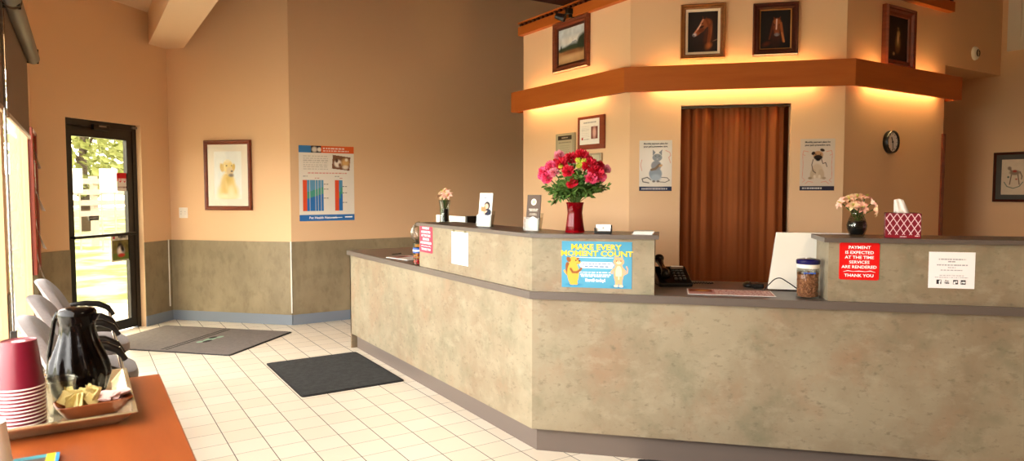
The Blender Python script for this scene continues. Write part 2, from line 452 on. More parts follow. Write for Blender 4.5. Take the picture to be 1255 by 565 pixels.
# windows in the left wall: (y0, y1); first one is unseen, added for its light
WIN = [(1.0, 2.70), (2.82, 4.44), (4.56, 6.62)]
holes = [(a - YB, c - YB, .34, 2.38) for a, c in WIN]
w_win.mesh('wall_left', 0, ZC, 'wall_paint', holes)
for i, (a, c) in enumerate(WIN):
    f = MB(); L = c - a
    for (x0, z0, x1, z1) in ((0, 0, L, .05), (0, 1.99, L, 2.04), (0, .05, .03, 1.99), (L - .03, .05, L, 1.99)):
        f.box(x0, .0, z0, x1, .05, z1, 'window_frame')
    o = struct(f.build('window_%d' % (i + 1), loc=(XW, a, .34), rotz=PI / 2))
    g = MB(); g.box(.03, .02, .05, L - .03, .026, 1.99, 'glass'); g.build('pane', o)
    s_ = MB(); s_.box(-.02, -.035, -.03, L + .02, .03, 0.0, 'window_frame'); s_.build('window_sill', o)
# wainscot round the entrance side, blue-grey vinyl base below it
ZW = .897
d0, zt = w_door.sz(79.8, 145); d1 = w_door.sz(176.5, 300)[0]
DH = 2.125
dhole = (d0, d1, -1, DH)
w_door.mesh('wall_entrance', 0, ZC, 'wall_paint', [(d0, d1, 0, DH)], s1=w_door.L + .12)
w_ang.mesh('wall_angled', 0, ZC, 'wall_paint', s0=0, s1=w_ang.L)
w_far.mesh('wall_back', 0, ZC, 'wall_paint')
w_right.mesh('wall_right', 0, ZC, 'wall_paint', [])
w_beh.mesh('wall_rear', 0, ZC, 'wall_paint')
w_rl.mesh('wall_reception_left', 0, 3.05, 'wall_paint', s1=w_rl.L)
cu0, cu1 = w_rc.sz(833.5, 220)[0], w_rc.sz(968, 220)[0]
CH = 2.135
w_rc.mesh('wall_reception_middle', 0, 3.05, 'wall_paint', [(cu0, cu1, 0, CH)])
w_rr.mesh('wall_reception_right', 0, 3.05, 'wall_paint')
o = w_bulk.mesh('wall_bulkhead', 2.56, ZC, 'wall_paint', thick=.12)
b = MB(); b.box(6.53, 3.243, 2.56, 7.582, 7.406, 2.64, 'wall_paint'); struct(b.build('ceiling_passage'))
b = MB(); b.box(6.41, 3.243, 0, 6.53, 7.406, 2.56, 'wall_paint'); struct(b.build('wall_passage'))
wall_segs = ((w_win, 'left', 0, [(h[0], h[1], h[2] - .03, 9) for h in holes]), (w_door, 'entrance', 0, [dhole]), (w_ang, 'angled', 0, []), (w_far, 'back', 0, []))
for k, (w, nm, s0, hs) in enumerate(wall_segs):
    w.mesh('trim_%d' % (k + 1), .11, ZW, 'wainscot', hs, thick=.0, front=.007, s0=0, s1=w.L)
    w.mesh('baseboard_' + nm, 0, .11, 'base_vinyl', [h for h in hs if h[2] < 0], thick=.0, front=.012)
# white corner strips on the wainscot
for k, (w, sc) in enumerate(((w_door, w_door.L - .055), (w_ang, w_ang.L - .001))):
    b = MB(); b.box(-.006, -.014, .13 if k else .16, .006, -.006, ZW + .005, 'white_plastic')
    struct(b.build('trim_%d' % (k + 5), loc=w.at(sc, 0), rotz=w.rot))
# ceilings and the plastered beam
b = MB(); b.box(1.0, YB - .15, ZC, 7.75, 9.0, ZC + .1, 'wood_ceiling'); struct(b.build('ceiling'))
b = MB(); b.box(XW - .15, YB - .15, ZL, .66, 9.0, ZC + .1, 'ceiling_paint'); struct(b.build('ceiling_entrance'))
b = MB(); b.box(.66, YB, 3.0, 1.0, 8.64, ZC + .1, 'ceiling_paint'); struct(b.build('beam'))
# high window on the right wall
b = MB()
for (x0, z0, x1, z1) in ((-.09, -.09, 1.16, .02), (-.09, .86, 1.16, .97), (-.09, .02, .02, .86), (1.05, .02, 1.16, .86)):
    b.box(x0, -.025, z0, x1, .05, z1, 'white_trim')
for (x0, z0, x1, z1) in ((.02, .02, 1.05, .06), (.02, .82, 1.05, .86), (.02, .06, .06, .82), (1.01, .06, 1.05, .82), (.51, .06, .56, .82)):
    b.box(x0, -.015, z0, x1, .03, z1, 'white_trim')
o = struct(b.build('window_4', loc=w_right.at(4.43, 2.87, .0), rotz=w_right.rot))
g = MB()
for i in range(16): g.box(.06, -.004 - .0, .06 + i * .0475, 1.01, -.0005, .06 + i * .0475 + .044, 'shade_fabric')
g.build('added_blind', o)  # unseen blind added so the high window lets in no daylight
# wooden casing at the end of the reception wall
b = MB(); sc = w_rr.L
b.box(sc - .028, -.014, 0, sc + .02, .13, 1.95, 'frame_wood'); struct(b.build('trim_7', loc=w_rr.at(0, 0), rotz=w_rr.rot))

# ------------------------------------------------------------------ entrance door (aluminium shopfront door)
def door():
    W = d1 - d0 - .004; dz = DH - .004
    o = MB(); R = .06      # plane recessed into the wall
    o.box(-.002, R, 0, .0505, R + .06, dz + .003, 'black_metal'); o.box(W - .0505, R, 0, W + .002, R + .06, dz + .003, 'black_metal'); o.box(.0505, R, dz - .056, W - .0505, R + .06, dz + .003, 'black_metal')
    d = struct(o.build('door_1', loc=w_door.at(d0 + .002, .001), rotz=w_door.rot))
    l = MB(); x0, x1, z0, z1 = .05, W - .05, .012, dz - .055
    l.box(x0, R + .008, z0, x0 + .075, R + .05, z1, 'black_metal'); l.box(x1 - .075, R + .008, z0, x1, R + .05, z1, 'black_metal')
    l.box(x0 + .075, R + .008, z1 - .105, x1 - .075, R + .05, z1, 'black_metal'); l.box(x0 + .075, R + .008, z0, x1 - .075, R + .05, z0 + .10, 'black_metal')
    lf = l.build('leaf', d)
    g = MB(); g.box(x0 + .07, R + .026, z0 + .095, x1 - .07, R + .032, z1 - .1, 'door_glass'); g.build('pane', lf)
    bar = MB(); bar.tube([(x0 + .03, R - .035, 1.0), (x1 - .03, R - .035, 1.0)], .016, 'black_metal', 12)
    for x in (x0 + .04, x1 - .04): bar.tube([(x, R - .035, 1.0), (x, R + .01, 1.0)], .013, 'black_metal', 10)
    bar.build('push_bar', d, smooth='auto')
    cl = MB(); cl.box(x0 + .3, R - .03, z1 - .03, x0 + .5, R + .006, z1 + .025, 'black_metal', .006)
    cl.box(x0 + .36, R - .034, z1 + .0, x0 + .45, R - .029, z1 + .016, 'grey_metal'); cl.build('door_closer', d)
    k = MB(); k.box(W - .06, R - .022, dz - .035, W - .0, R + .002, dz - .012, 'grey_metal', .003); k.build('hinge_plate', d)
    return d
door()
def gl(px, py): return w_door.sz(px, py, -.08)
def door_sheet(x0, y0, x1, y1):
    return w_door.rect(x0, y0, x1, y1, -.08)
p, w, h = door_sheet(143, 212, 157, 234)
t = thing('sticker', 'small red and white sticker on the door glass above the push bar', 'sticker', p, w_door.rot)
paint('printed_sheet', w, h, '#efe6dc', [('r', 0, .42, 1, 1, '#d8222a'), ('g', .12, .9, .62, .16, '#f7e6e0', 3), ('p', [(0, .42), (0, .5), (.15, .58), (.3, .46), (.5, .58), (.7, .46), (.85, .58), (1, .46), (1, .42)], '#efe6dc'), ('g', .1, .9, .2, .08, '#8a5a50', 5)], 40, t, y=.0, m='print_matte', thick=.001)
p, w, h = door_sheet(136.5, 287, 159.5, 320)
t = thing('poster', 'magazine-size poster of a dog taped low on the door glass', 'poster', p, w_door.rot)
paint('printed_sheet', w, h, '#d9d4c4', [('r', .06, .06, .94, .78, '#7c6f3a'), ('n', .7, 9, 4), ('r', .06, .06, .94, .3, '#6a7a34'), ('e', .45, .55, .14, .2, 0, '#2c2320', .6), ('e', .5, .38, .2, .2, 0, '#efe6dc', .5), ('e', .52, .22, .2, .09, 0, '#c0392b', .5), ('e', .58, .47, .1, .2, 20, '#2c2320', .6), ('r', .1, .84, .2, .93, '#c3202a')], 60, t, thick=.001)
text('PURINA', .032, 'dark_print', t, (.015, -.002, h / 2 - .028), bold=.0015, width=w * 3.6)
p, w, h = door_sheet(109, 264.5, 121.5, 270)
t = thing('sticker', 'tiny dark rectangular sticker centred on the door glass', 'sticker', p, w_door.rot)
paint('printed_sheet', w, h, '#4a4640', [('g', .08, .92, .5, .15, '#cfc8bc', 1)], 30, t, thick=.001)
p, w, h = door_sheet(82, 240, 86, 262)
t = thing('sticker', 'narrow dark sticker at the hinge edge of the door glass', 'sticker', p, w_door.rot)
paint('printed_sheet', max(w, .03), h, '#2e2a28', [('r', .1, .3, .9, .6, '#e3dccf')], 24, t, thick=.001)

# ------------------------------------------------------------------ outdoors, seen through the glass
b = MB(); b.box(-60, -40, -.2, XW - .15, 70, -.03, 'grass'); b.box(XW - .15, 9.0, -.2, 40, 70, -.03, 'grass'); struct(b.build('ground_outside'))
b = MB()
q = [Vector((*(w_door.p0 + w_door.e * s - w_door.n * o_), 0)) for s, o_ in ((-.6, .13), (2.5, .13), (2.5, 4.2), (-3.5, 4.2), (-3.5, .5))]
b.prism([(p.x, p.y) for p in q], -.05, -.015, 'concrete'); struct(b.build('path_outside'))
b = MB(); b.box(-9, -6, -.06, XW - .16, 7.0, -.02, 'concrete'); struct(b.build('pavement_outside'))
def outp(px, dist):       # ground point outside, along the view through the door glass
    r = ray(px, HOR); k = dist / math.hypot(r[0], r[1]); return Vector((r[0] * k, r[1] * k, -.03))
dirn = Vector((.80, .60, 0))
t = thing('rail_fence', 'pale painted rail fence across the lawn beyond the entrance door', 'fence', outp(118, 21), math.atan2(dirn.y, dirn.x))
for z in (.80, 1.08, 1.36, 1.64):
    r_ = MB(); r_.box(-7, -.02, z, 7, .03, z + .14, 'fence_paint'); r_.build('rail', t)
for k in range(-3, 4):
    r_ = MB(); r_.box(k * 2.2 - .07, .03, 0, k * 2.2 + .07, .15, 1.85, 'fence_paint'); r_.build('post', t)
rnd = random.Random(7)
def tree(px, dist, h, r, label):
    p = outp(px, dist); t = thing('tree', label, 'tree', p, rnd.uniform(0, 6), 'trees beyond the entrance door')
    k = MB(); k.tube([(0, 0, 0), (.05, 0, h * .3), (0, .08, h * .6)], [.2, .15, .08], 'bark', 8)
    for a in range(4):
        k.tube([(0, 0, h * (.3 + .06 * a)), (math.cos(a * 1.7) * r * .5, math.sin(a * 1.7) * r * .5, h * (.5 + .08 * a))], [.07, .03], 'bark', 6)
    k.build('trunk', t, smooth=True)
    f = MB()
    for i in range(1500):
        a, e = rnd.uniform(0, 2 * PI), rnd.uniform(-1, 1); rr = r * rnd.uniform(.35, 1) ** .6 * math.sqrt(max(0, 1 - e * e))
        c = Vector((rr * math.cos(a), rr * math.sin(a), h * .6 + e * h * .4)); s = rnd.uniform(.10, .24)
        n1 = Vector((rnd.gauss(0, 1), rnd.gauss(0, 1), rnd.gauss(0, 1))).normalized(); n2 = n1.orthogonal().normalized(); n3 = n1.cross(n2)
        f.add([c - n2 * s, c - n3 * s * .6, c + n2 * s, c + n3 * s * .6 + n1 * s * .3], [(0, 1, 2, 3)], 'foliage')
    f.build('foliage', t)
tree(104, 29, 6.6, 2.6, 'pale green leafy tree behind the fence, filling the upper door glass')
tree(158, 40, 6.5, 2.4, 'smaller pale green leafy tree farther off, beside the red sticker on the door')
for (px, lb) in ((89, 'white notice panel on two posts before the fence, at the hinge side of the door'), (133, 'white notice panel on two posts before the fence, beside the red sticker')):
    p = outp(px, 19.5); t = thing('notice_stand', lb, 'notice stand', p, math.atan2(dirn.y, dirn.x))
    k = MB(); k.box(-.24, -.03, 1.42, .24, .0, 2.0, 'car_white', .008); k.build('panel', t)
    for x in (-.18, .18):
        k = MB(); k.box(x - .014, .0, 0, x + .014, .03, 1.95, 'fence_paint'); k.build('post', t)
# ================================================================== LEFT SIDE
# roller shades over the windows
def shade(y0, y1, label, bracket):
    t = thing('roller_shade', label, 'window shade', (XW, y0, 0), PI / 2, 'roller shades'); 
    L = y1 - y0
    # local: x along the wall, -y into the room
    k = MB(); k.tube([(.0, -.062, 2.46), (L, -.062, 2.46)], .045, 'shade_tube', 24); k.build('roller_tube', t, smooth='auto')
    k = MB(); k.box(.01, -.024, 1.865, L - .01, -.021, 2.46, 'shade_fabric'); k.build('fabric', t)
    k = MB(); k.box(.01, -.030, 1.84, L - .01, -.015, 1.87, 'hem_metal', .004); k.build('hem_bar', t)
    for x in (.012, L - .012):
        k = MB(); k.box(x - .008, -.10, 2.42, x + .008, 0, 2.53, 'black_plastic', .003); k.build('bracket', t)
    if bracket is None: return t
    k = MB(); xc = bracket
    pts = [(xc, -.045, 2.42), (xc, -.045, .78), (xc + .02, -.045, .74), (xc + .04, -.045, .78), (xc + .04, -.045, 2.42)]
    k.tube(pts, .0035, 'grey_metal', 6); 
    for i in range(55):
        for xx in (xc, xc + .04): k.ball((xx, -.045, .80 + i * .029), .0055, 'grey_metal', 6, 4)
    ch = k.build('bead_chain', t)
    k = MB(); k.box(xc + .005, -.058, .70, xc + .035, -.03, .76, 'black_plastic', .004); k.build('chain_tensioner', ch)
    return t
shade(4.56, 6.45, 'brown roller shade on the window beside the notice board', None)
shade(2.82, 4.50, 'brown roller shade on the next window, toward the carafe', 1.27)
# notice board seen edge-on
t = thing('notice_board', 'red-wood framed notice board on the pier beside the window', 'notice board', (XW, 6.93, 1.36), PI / 2)
k = MB(); k.frame(.62, 1.18, [(0, 0), (0, -.03), (.012, -.036), (.035, -.03), (.04, -.012), (.04, 0)], 'board_wood'); k.build('frame', t)
k = MB(); k.box(-.28, -.014, -.56, .28, 0, .56, 'cork'); k.build('cork_panel', t)
rs = random.Random(3)
for i, (x, z, w, h, lb) in enumerate(((-.12, .40, .2, .27, 'white flyer curling off the top of the notice board'), (-.13, .06, .21, .28, 'white flyer with a grey photo hanging at the middle of the notice board'), (.1, .2, .2, .28, 'white notice pinned flat on the far half of the notice board'), (-.10, -.26, .2, .27, 'white flyer under the photo flyer on the notice board'), (-.14, -.50, .2, .26, 'lowest white flyer drooping under the edge of the notice board'))):
    p = thing('flyer', lb, 'flyer', (XW + .018, 6.93 + x, 1.36 + z), PI / 2, None)
    vs = []; n = 8
    for a in range(n + 1):
        f = a / n; out = -.006 - (.075 if i != 2 else .006) * (f ** 1.6) * (1 if i % 2 else .75)
        vs += [(-w / 2, out, h / 2 - f * h), (w / 2, out * .55, h / 2 - f * h)]
    vs2 = [(v[0], v[1] + .0012, v[2]) for v in vs]; m_ = len(vs)
    fs = [(2 * a, 2 * a + 1, 2 * a + 3, 2 * a + 2) for a in range(n)]; fs2 = [tuple(m_ + q for q in f[::-1]) for f in fs]
    k = MB(); k.add(vs + vs2, fs + fs2, 'paper'); k.build('sheet', p)
    k = MB(); k.lathe([(.0, .0), (.006, .0), (.005, .008), (.0, .010)], 'red_sign', 10); o = k.build('push_pin', p, loc=(0, -.006, h / 2 - .012)); o.rotation_euler = (PI / 2, 0, 0)
    if i == 1:
        k = MB(); k.add([(v[0] * .8, v[1] - .0015, v[2]) for v in vs[4:12]], [(2 * a, 2 * a + 1, 2 * a + 3, 2 * a + 2) for a in range(3)], 'dark_print'); k.build('printed_photo', p)

# ---- waiting chairs: rounded fabric back and seat, black arms on a chrome frame (local: faces +x)
def rounded(hw, hh, n=9, e=3.0):
    pts = []
    for i in range(4 * n):
        a = 2 * PI * i / (4 * n); c, s_ = math.cos(a), math.sin(a)
        pts.append((hw * math.copysign(abs(c) ** (2 / e), c), hh * math.copysign(abs(s_) ** (2 / e), s_)))
    return pts
def pad(name, parent, outline, rings, m):
    """cushion: outline scaled through rings (scale, offset); outline in (a,b) and mapper to xyz"""
    vs = []; fs = []; n = len(outline)
    for mapf in rings: vs += [mapf(a, b_) for a, b_ in outline]
    for j in range(len(rings) - 1):
        for i in range(n):
            q = (i + 1) % n; fs.append((j * n + i, j * n + q, (j + 1) * n + q, (j + 1) * n + i))
    fs += [list(range(n))[::-1], [(len(rings) - 1) * n + i for i in range(n)]]
    k = MB(); k.add(vs, fs, m); return k.build(name, parent, smooth='auto')
def chair(label):
    t = thing('waiting_chair', label, 'chair', (0, 0, 0), 0, 'grey waiting chairs along the window')
    # seat
    def sm(sc, z): return lambda a, b_: (a * .88 * sc + .165, b_ * sc, z - .02 * (a / .25) ** 2 * (a > 0) + .0)
    pad('seat', t, rounded(.245, .255), [sm(.90, .395), sm(.99, .405), sm(1.0, .43), sm(.97, .455), sm(.88, .468)], 'chair_fabric')
    # back: leaning shield
    def bmf(sc, off):
        def f(a, b_):
            v = (b_ + .26) / .52          # 0 bottom, 1 top
            z = .46 + v * .42; x = .06 - .12 * v - .05 * v * v + off
            return (x + .05 * (abs(a) / .24) ** 2 * .5 , a * sc * (1 - .12 * v * v), .67 + (z - .67) * (sc * .5 + .5))
        return f
    pad('backrest', t, rounded(.24, .26, e=2.8), [bmf(.9, -.03), bmf(.985, -.022), bmf(1.0, 0), bmf(.97, .022), bmf(.86, .034)], 'chair_fabric')
    for s_ in (-1, 1):
        y = s_ * .275
        k = MB(); k.tube([(.36, y, 0), (.31, y, .35), (.265, y, .64)], .0115, 'chrome', 12); k.build('leg', t, smooth='auto')
        k = MB(); k.tube([(-.1, y, 0), (-.06, y, .3), (-.02, y, .62)], .0115, 'chrome', 12); k.build('leg', t, smooth='auto')
        k = MB(); pts = [(-.03, y, .635), (.04, y, .655), (.13, y, .665), (.21, y, .655), (.265, y, .625), (.30, y, .57)]
        sec = []
        k.tube(pts, [.016, .019, .021, .021, .019, .013], 'black_plastic', 12); k.build('armrest', t, smooth='auto')
    k = MB(); k.tube([(.305, -.275, .385), (.305, .275, .385)], .011, 'chrome', 10); k.tube([(-.05, -.275, .385), (-.05, .275, .385)], .011, 'chrome', 10)
    k.tube([(-.05, -.2, .385), (.305, -.2, .385)], .010, 'chrome', 10); k.tube([(-.05, .2, .385), (.305, .2, .385)], .010, 'chrome', 10)
    k.build('seat_frame', t, smooth='auto')
    k = MB(); k.tube([(-.045, -.275, .56), (-.03, -.14, .60), (-.03, .14, .60), (-.045, .275, .56)], .010, 'black_plastic', 10); k.build('back_bracket', t, smooth='auto')
    return t
ch = chair('grey fabric waiting chair nearest the entrance door, its back by the window')
ch.location = (-.125, 5.28, 0)
dup(ch, (-.125, 4.48, 0), label='grey fabric waiting chair in the middle of the three along the window')
dup(ch, (-.125, 3.76, 0), label='grey fabric waiting chair just behind the carafe, nearest the wooden cabinet')

# ---- orange wooden cabinet with the coffee things
TZ = .90
TX0, TX1, TY0, TY1 = XW + .012, .186, .45, 2.275
t = thing('wooden_cabinet', 'orange-stained wooden cabinet holding the coffee tray', 'cabinet', ((TX0 + TX1) / 2, (TY0 + TY1) / 2, 0))
hx, hy = (TX1 - TX0) / 2, (TY1 - TY0) / 2
k = MB(); k.box(-hx, -hy, TZ - .03, hx, hy, TZ, 'table_wood', .004); k.build('top', t)
k = MB(); k.box(-hx + .005, -hy + .02, .08, hx - .035, hy - .02, TZ - .03, 'table_wood'); k.build('body', t)
k = MB(); k.box(-hx + .02, -hy + .04, 0, hx - .08, hy - .04, .08, 'frame_dark'); k.build('plinth', t)
for i in range(3):
    y0 = -hy + .03 + i * (2 * hy - .06) / 3; y1 = y0 + (2 * hy - .06) / 3 - .006
    k = MB(); k.box(hx - .035, y0, .1, hx - .016, y1, TZ - .05, 'table_wood', .003); d = k.build('door', t)
    k = MB(); k.tube([(hx - .016, y1 - .06, .6), (hx + .01, y1 - .06, .6), (hx + .01, y1 - .06, .7), (hx - .016, y1 - .06, .7)], .005, 'grey_metal', 8); k.build('handle', d)
# tray
ty0, ty1, tx0, tx1 = 1.80, 2.315, XW + .03, .092
t = thing('serving_tray', 'pale gold metal serving tray on the wooden cabinet', 'tray', ((tx0 + tx1) / 2, 2.03, TZ + .001))
hx, hy = (tx1 - tx0) / 2, .225
prof = [(-.0, .0), (-.0, .006)]
def ring(s, z): return [(sx * (hx - s), sy * (hy - s), z) for sx, sy in ((-1, -1), (1, -1), (1, 1), (-1, 1))]
k = MB(); rs_ = [ring(.03, 0), ring(0, .028), ring(-.008, .028), ring(-.008, .032), ring(.003, .032), ring(.033, .005)]
vs = sum(rs_, []); fs = [(3, 2, 1, 0)]
for j in range(len(rs_) - 1):
    for i in range(4): q = (i + 1) % 4; fs.append((j * 4 + i, j * 4 + q, j * 4 + 4 + q, j * 4 + 4 + i))
fs.append(tuple(range(20, 24)))
k.add(vs, fs, 'tray_metal'); k.build('tray_body', t, bevel=.002)
for s_ in (-1, 1):
    k = MB(); k.tube([(-.05, s_ * (hy + .004), .03), (-.04, s_ * (hy + .02), .036), (.04, s_ * (hy + .02), .036), (.05, s_ * (hy + .004), .03)], .004, 'tray_metal', 8); k.build('handle', t, smooth='auto')
ZT = TZ + .007
# carafe
t = thing('coffee_carafe', 'glossy black fluted coffee carafe standing on the tray', 'carafe', (-.016, 2.115, ZT), -.56); t.scale = (.9, .9, 1.17)
tw = lambda a, v: 1 + .055 * math.sin(12 * a + 7 * v) * (1 - abs(2 * v - 1) ** 4)
k = MB(); k.lathe([(.05, 0), (.060, .002), (.066, .012), (.073, .03), (.0785, .05), (.078, .066), (.072, .085), (.062, .104), (.053, .122), (.047, .14), (.0445, .155), (.0455, .166)], 'carafe_black', 96, twist=tw); k.build('body', t, smooth='auto')
k = MB(); k.lathe([(.0455, .164), (.0475, .170), (.0495, .182), (.050, .190), (.045, .197), (.030, .201), (0, .202)], 'carafe_black', 40); k.build('lid', t, smooth='auto')
k = MB(); k.add([(.03, -.014, .188), (.03, .014, .188), (.066, -.004, .187), (.066, .004, .187), (.03, -.014, .170), (.03, .014, .170), (.055, -.003, .172), (.055, .003, .172)], [(0, 1, 3, 2), (4, 6, 7, 5), (0, 2, 6, 4), (1, 5, 7, 3), (2, 3, 7, 6), (0, 4, 5, 1)], 'carafe_black'); k.build('spout', t)
k = MB(); k.tube([(-.044, 0, .182), (-.058, 0, .186), (-.068, 0, .17), (-.078, 0, .13), (-.088, 0, .09), (-.086, 0, .065), (-.072, 0, .055)], [.007, .007, .0065, .006, .006, .006, .005], 'carafe_black', 10); k.build('handle', t, smooth='auto')
# stack of upside-down paper cups
cx_, cy_ = -.128, 1.885
NC = 13
zz = ZT
for i in range(NC):
    pos = 'topmost burgundy paper cup of the upside-down stack on the tray' if i == NC - 1 else ('lowest burgundy paper cup of the stack, its rim on the tray' if i == 0 else 'burgundy paper cup nested inside the upside-down stack on the tray, only its rim band showing')
    c_ = thing('paper_cup', pos, 'cup', (cx_ + .0006 * math.sin(i * 2.1), cy_ + .0006 * math.cos(i * 1.3), ZT + i * .0082), i * .7, 'stacked burgundy paper cups')
    if i == 0:
        k = MB(); k.lathe([(.0475, .002), (.0345, .106), (.0335, .1065), (.0325, .104), (0, .1035)], 'burgundy', 40, cap=False); k.lathe([(0, .1015), (.032, .1015), (.0462, .003)], 'cup_white', 40, cap=False); w0 = k.build('wall', c_, smooth='auto')
        k = MB(); k.tube([(.0478 * math.cos(2 * PI * a / 40), .0478 * math.sin(2 * PI * a / 40), .0020) for a in range(40)], .0016, 'cup_white', 8, closed=True); r0 = k.build('rim', c_, smooth=True)
        k = MB(); k.lathe([(0, .1037), (.0322, .1037), (.0326, .1042)], 'cup_white', 40, cap=False); b0 = k.build('base', c_)
    else:
        for s_ in (w0, r0, b0):
            q = s_.copy(); C.objects.link(q); q.parent = c_
# clear plastic cup behind, sugar dish in front
t = thing('clear_plastic_cup', 'clear ribbed plastic cup between the cup stack and the carafe', 'cup', (-.055, 1.98, ZT))
k = MB(); k.lathe([(.026, .0), (.028, .002), (.031, .04), (.0315, .045), (.034, .08), (.036, .082), (.0345, .082), (.031, .05), (.026, .004)], 'clear_plastic', 32, cap=True); k.build('cup_wall', t, smooth='auto')
k = MB(); k.tube([(.0355 * math.cos(2 * PI * a / 32), .0355 * math.sin(2 * PI * a / 32), .082) for a in range(32)], .002, 'clear_plastic', 8, closed=True); k.build('rim', t, smooth=True)
dc = (.014, 1.935)
t = thing('terracotta_dish', 'square-cornered terracotta dish of sweetener packets at the tray front', 'dish', (dc[0], dc[1], ZT), math.radians(8))
k = MB()
rings = []
for (sc, z) in ((.70, 0), (.78, .004), (.93, .022), (1.0, .032), (.97, .034), (.90, .030), (.72, .010)):
    rings.append((sc, z))
ol = rounded(.082, .048, 8, 5.0); n = len(ol); vs = []; fs = []
for sc, z in rings: vs += [(a * sc, b_ * sc, z) for a, b_ in ol]
for j in range(len(rings) - 1):
    for i in range(n): q = (i + 1) % n; fs.append((j * n + i, j * n + q, (j + 1) * n + q, (j + 1) * n + i))
fs += [list(range(n))[::-1], [(len(rings) - 1) * n + i for i in range(n)]]
k.add(vs, fs, 'terracotta'); k.build('dish_body', t, smooth='auto')
rs = random.Random(11)
def packet(x, y, z, rx, rz, mt, label, grp):
    k = MB(); w, h = .015, .030
    vs = []; nx_ = 6
    for i in range(nx_ + 1):
        u = i / nx_; bul = .0035 * math.sin(PI * u)
        for s_ in (1, -1):
            zig = .0015 * (i % 2)
            vs += [(-w + 2 * w * u, s_ * bul + .0004 * s_, -h / 2), (-w + 2 * w * u, s_ * bul * .3 + .0004 * s_, h / 2 + zig)]
    fs = []
    for i in range(nx_):
        o_ = i * 4; fs += [(o_, o_ + 4, o_ + 5, o_ + 1), (o_ + 2, o_ + 3, o_ + 7, o_ + 6), (o_ + 1, o_ + 5, o_ + 7, o_ + 3), (o_, o_ + 2, o_ + 6, o_ + 4)]
    k.add(vs, fs, mt); o = k.build('sweetener_packet', None, loc=(x, y, z)); o.rotation_euler = (rx, rnd.uniform(-.6, .6) if mt == 'packet_yellow' else 0, rz)
    tag(o, label, 'packet', grp)
for i in range(20):
    packet(dc[0] - .055 + .058 * (i % 10) / 9 + rs.uniform(-.004, .004), dc[1] - .028 + .048 * (i // 10) + rs.uniform(-.008, .008), ZT + .042 + rs.uniform(-.004, .009), rs.uniform(-.4, .4), rs.uniform(-1.5, 1.5), 'packet_yellow', 'yellow sweetener packet standing on edge in the terracotta dish', 'yellow packets in the dish')
for i in range(14):
    packet(dc[0] + .018 + .044 * rs.random(), dc[1] - .024 + .050 * rs.random(), ZT + .028 + .0012 * i, 1.35 + rs.uniform(-.3, .3), rs.uniform(0, 3), 'packet_pink', 'pale pink sweetener packet lying in the terracotta dish beside the yellow ones', 'pink packets in the dish')
# small booklet and white cup at the near end
p = onz(38, 566, TZ + .004)
t = thing('booklet', 'small booklet with a teal and yellow edge lying on the cabinet', 'booklet', (p.x - .005, p.y - .05, TZ), math.radians(-2))
k = MB(); k.box(-.05, -.07, .001, .05, .07, .007, 'paper'); k.build('pages', t)
paint_ = [('r', 0, .0, 1, .9, '#5a5148'), ('r', .0, .86, .78, 1, '#3f8f9a'), ('r', .78, .5, .93, 1, '#e0cb2e'), ('r', .93, .3, 1, 1, '#2f86b8')]
o = paint('cover', .102, .142, '#3f8f9a', paint_, 40, t, thick=.0008); o.rotation_euler = (-PI / 2, 0, 0); o.location = (0, 0, .0082)
p = onz(18, 574, TZ)
t = thing('white_cup', 'white paper cup upside down at the near end of the wooden cabinet', 'cup', (p.x - .041, p.y - .0, TZ + .0005))
k = MB(); k.lathe([(.0405, .002), (.030, .098), (.029, .0985), (.028, .096), (0, .0955)], 'cup_white', 36, cap=False); k.build('cup_wall', t, smooth='auto')
k = MB(); k.tube([(.0405 * math.cos(2 * PI * a / 36), .0405 * math.sin(2 * PI * a / 36), .0022) for a in range(36)], .002, 'cup_white', 8, closed=True); k.build('rim', t, smooth=True)

# ---- floor mats
def floor_mat(name, label, c, L, W, rot, m, logo=False):
    t = thing(name, label, 'mat', (c[0], c[1], 0), rot)
    ol = rounded(L / 2, W / 2, 8, 40)
    k = MB(); k.prism(ol, .0005, .006, 'mat_edge'); k.build('rubber_border', t)
    k = MB(); k.prism([(a * (1 - .03 / L), b_ * (1 - .03 / W)) for a, b_ in ol], .006, .0105, m); pile = k.build('pile', t)
    if logo:
        k = MB()
        for x in (.0, .05): 
            for i in range(26): k.box(x, -W / 2 + .05 + i * (W - .1) / 26, .0106, x + .028, -W / 2 + .05 + (i + .72) * (W - .1) / 26, .0112, 'mat_stripe')
        k.build('dashed_stripe', pile)
        k = MB()
        for a, b_, ra, rb in ((.17, .0, .04, .09), (.15, -.12, .03, .04), (.2, .11, .025, .05)): k.prism([(a + ra * math.cos(g), b_ + rb * math.sin(g)) for g in np.linspace(0, 2 * PI, 18)[:-1]], .0106, .0113, 'mat_green')
        for a, b_, ra, rb in ((.15, .07, .03, .05), (.2, -.08, .03, .06)): k.prism([(a + ra * math.cos(g), b_ + rb * math.sin(g)) for g in np.linspace(0, 2 * PI, 18)[:-1]], .0113, .0117, 'mat_stripe')
        k.build('emblem', pile)
    return t
A_ = Vector((1.066, 6.301)); e2 = Vector((S2, -S2)); e1 = Vector((S2, S2)); Lm, Wm = 1.50, 1.03
c = A_ - e2 * (Lm / 2) + e1 * (Wm / 2)
floor_mat('entrance_mat', 'grey carpeted entrance mat with a dashed stripe and emblem inside the door', c, Lm, Wm, -PI / 4, 'mat_grey', True)
floor_mat('floor_mat', 'black rectangular floor mat beside the left end of the counter', ((1.268 + 2.045) / 2, (4.755 + 5.855) / 2), 1.10, .777, PI / 2, 'mat_black')
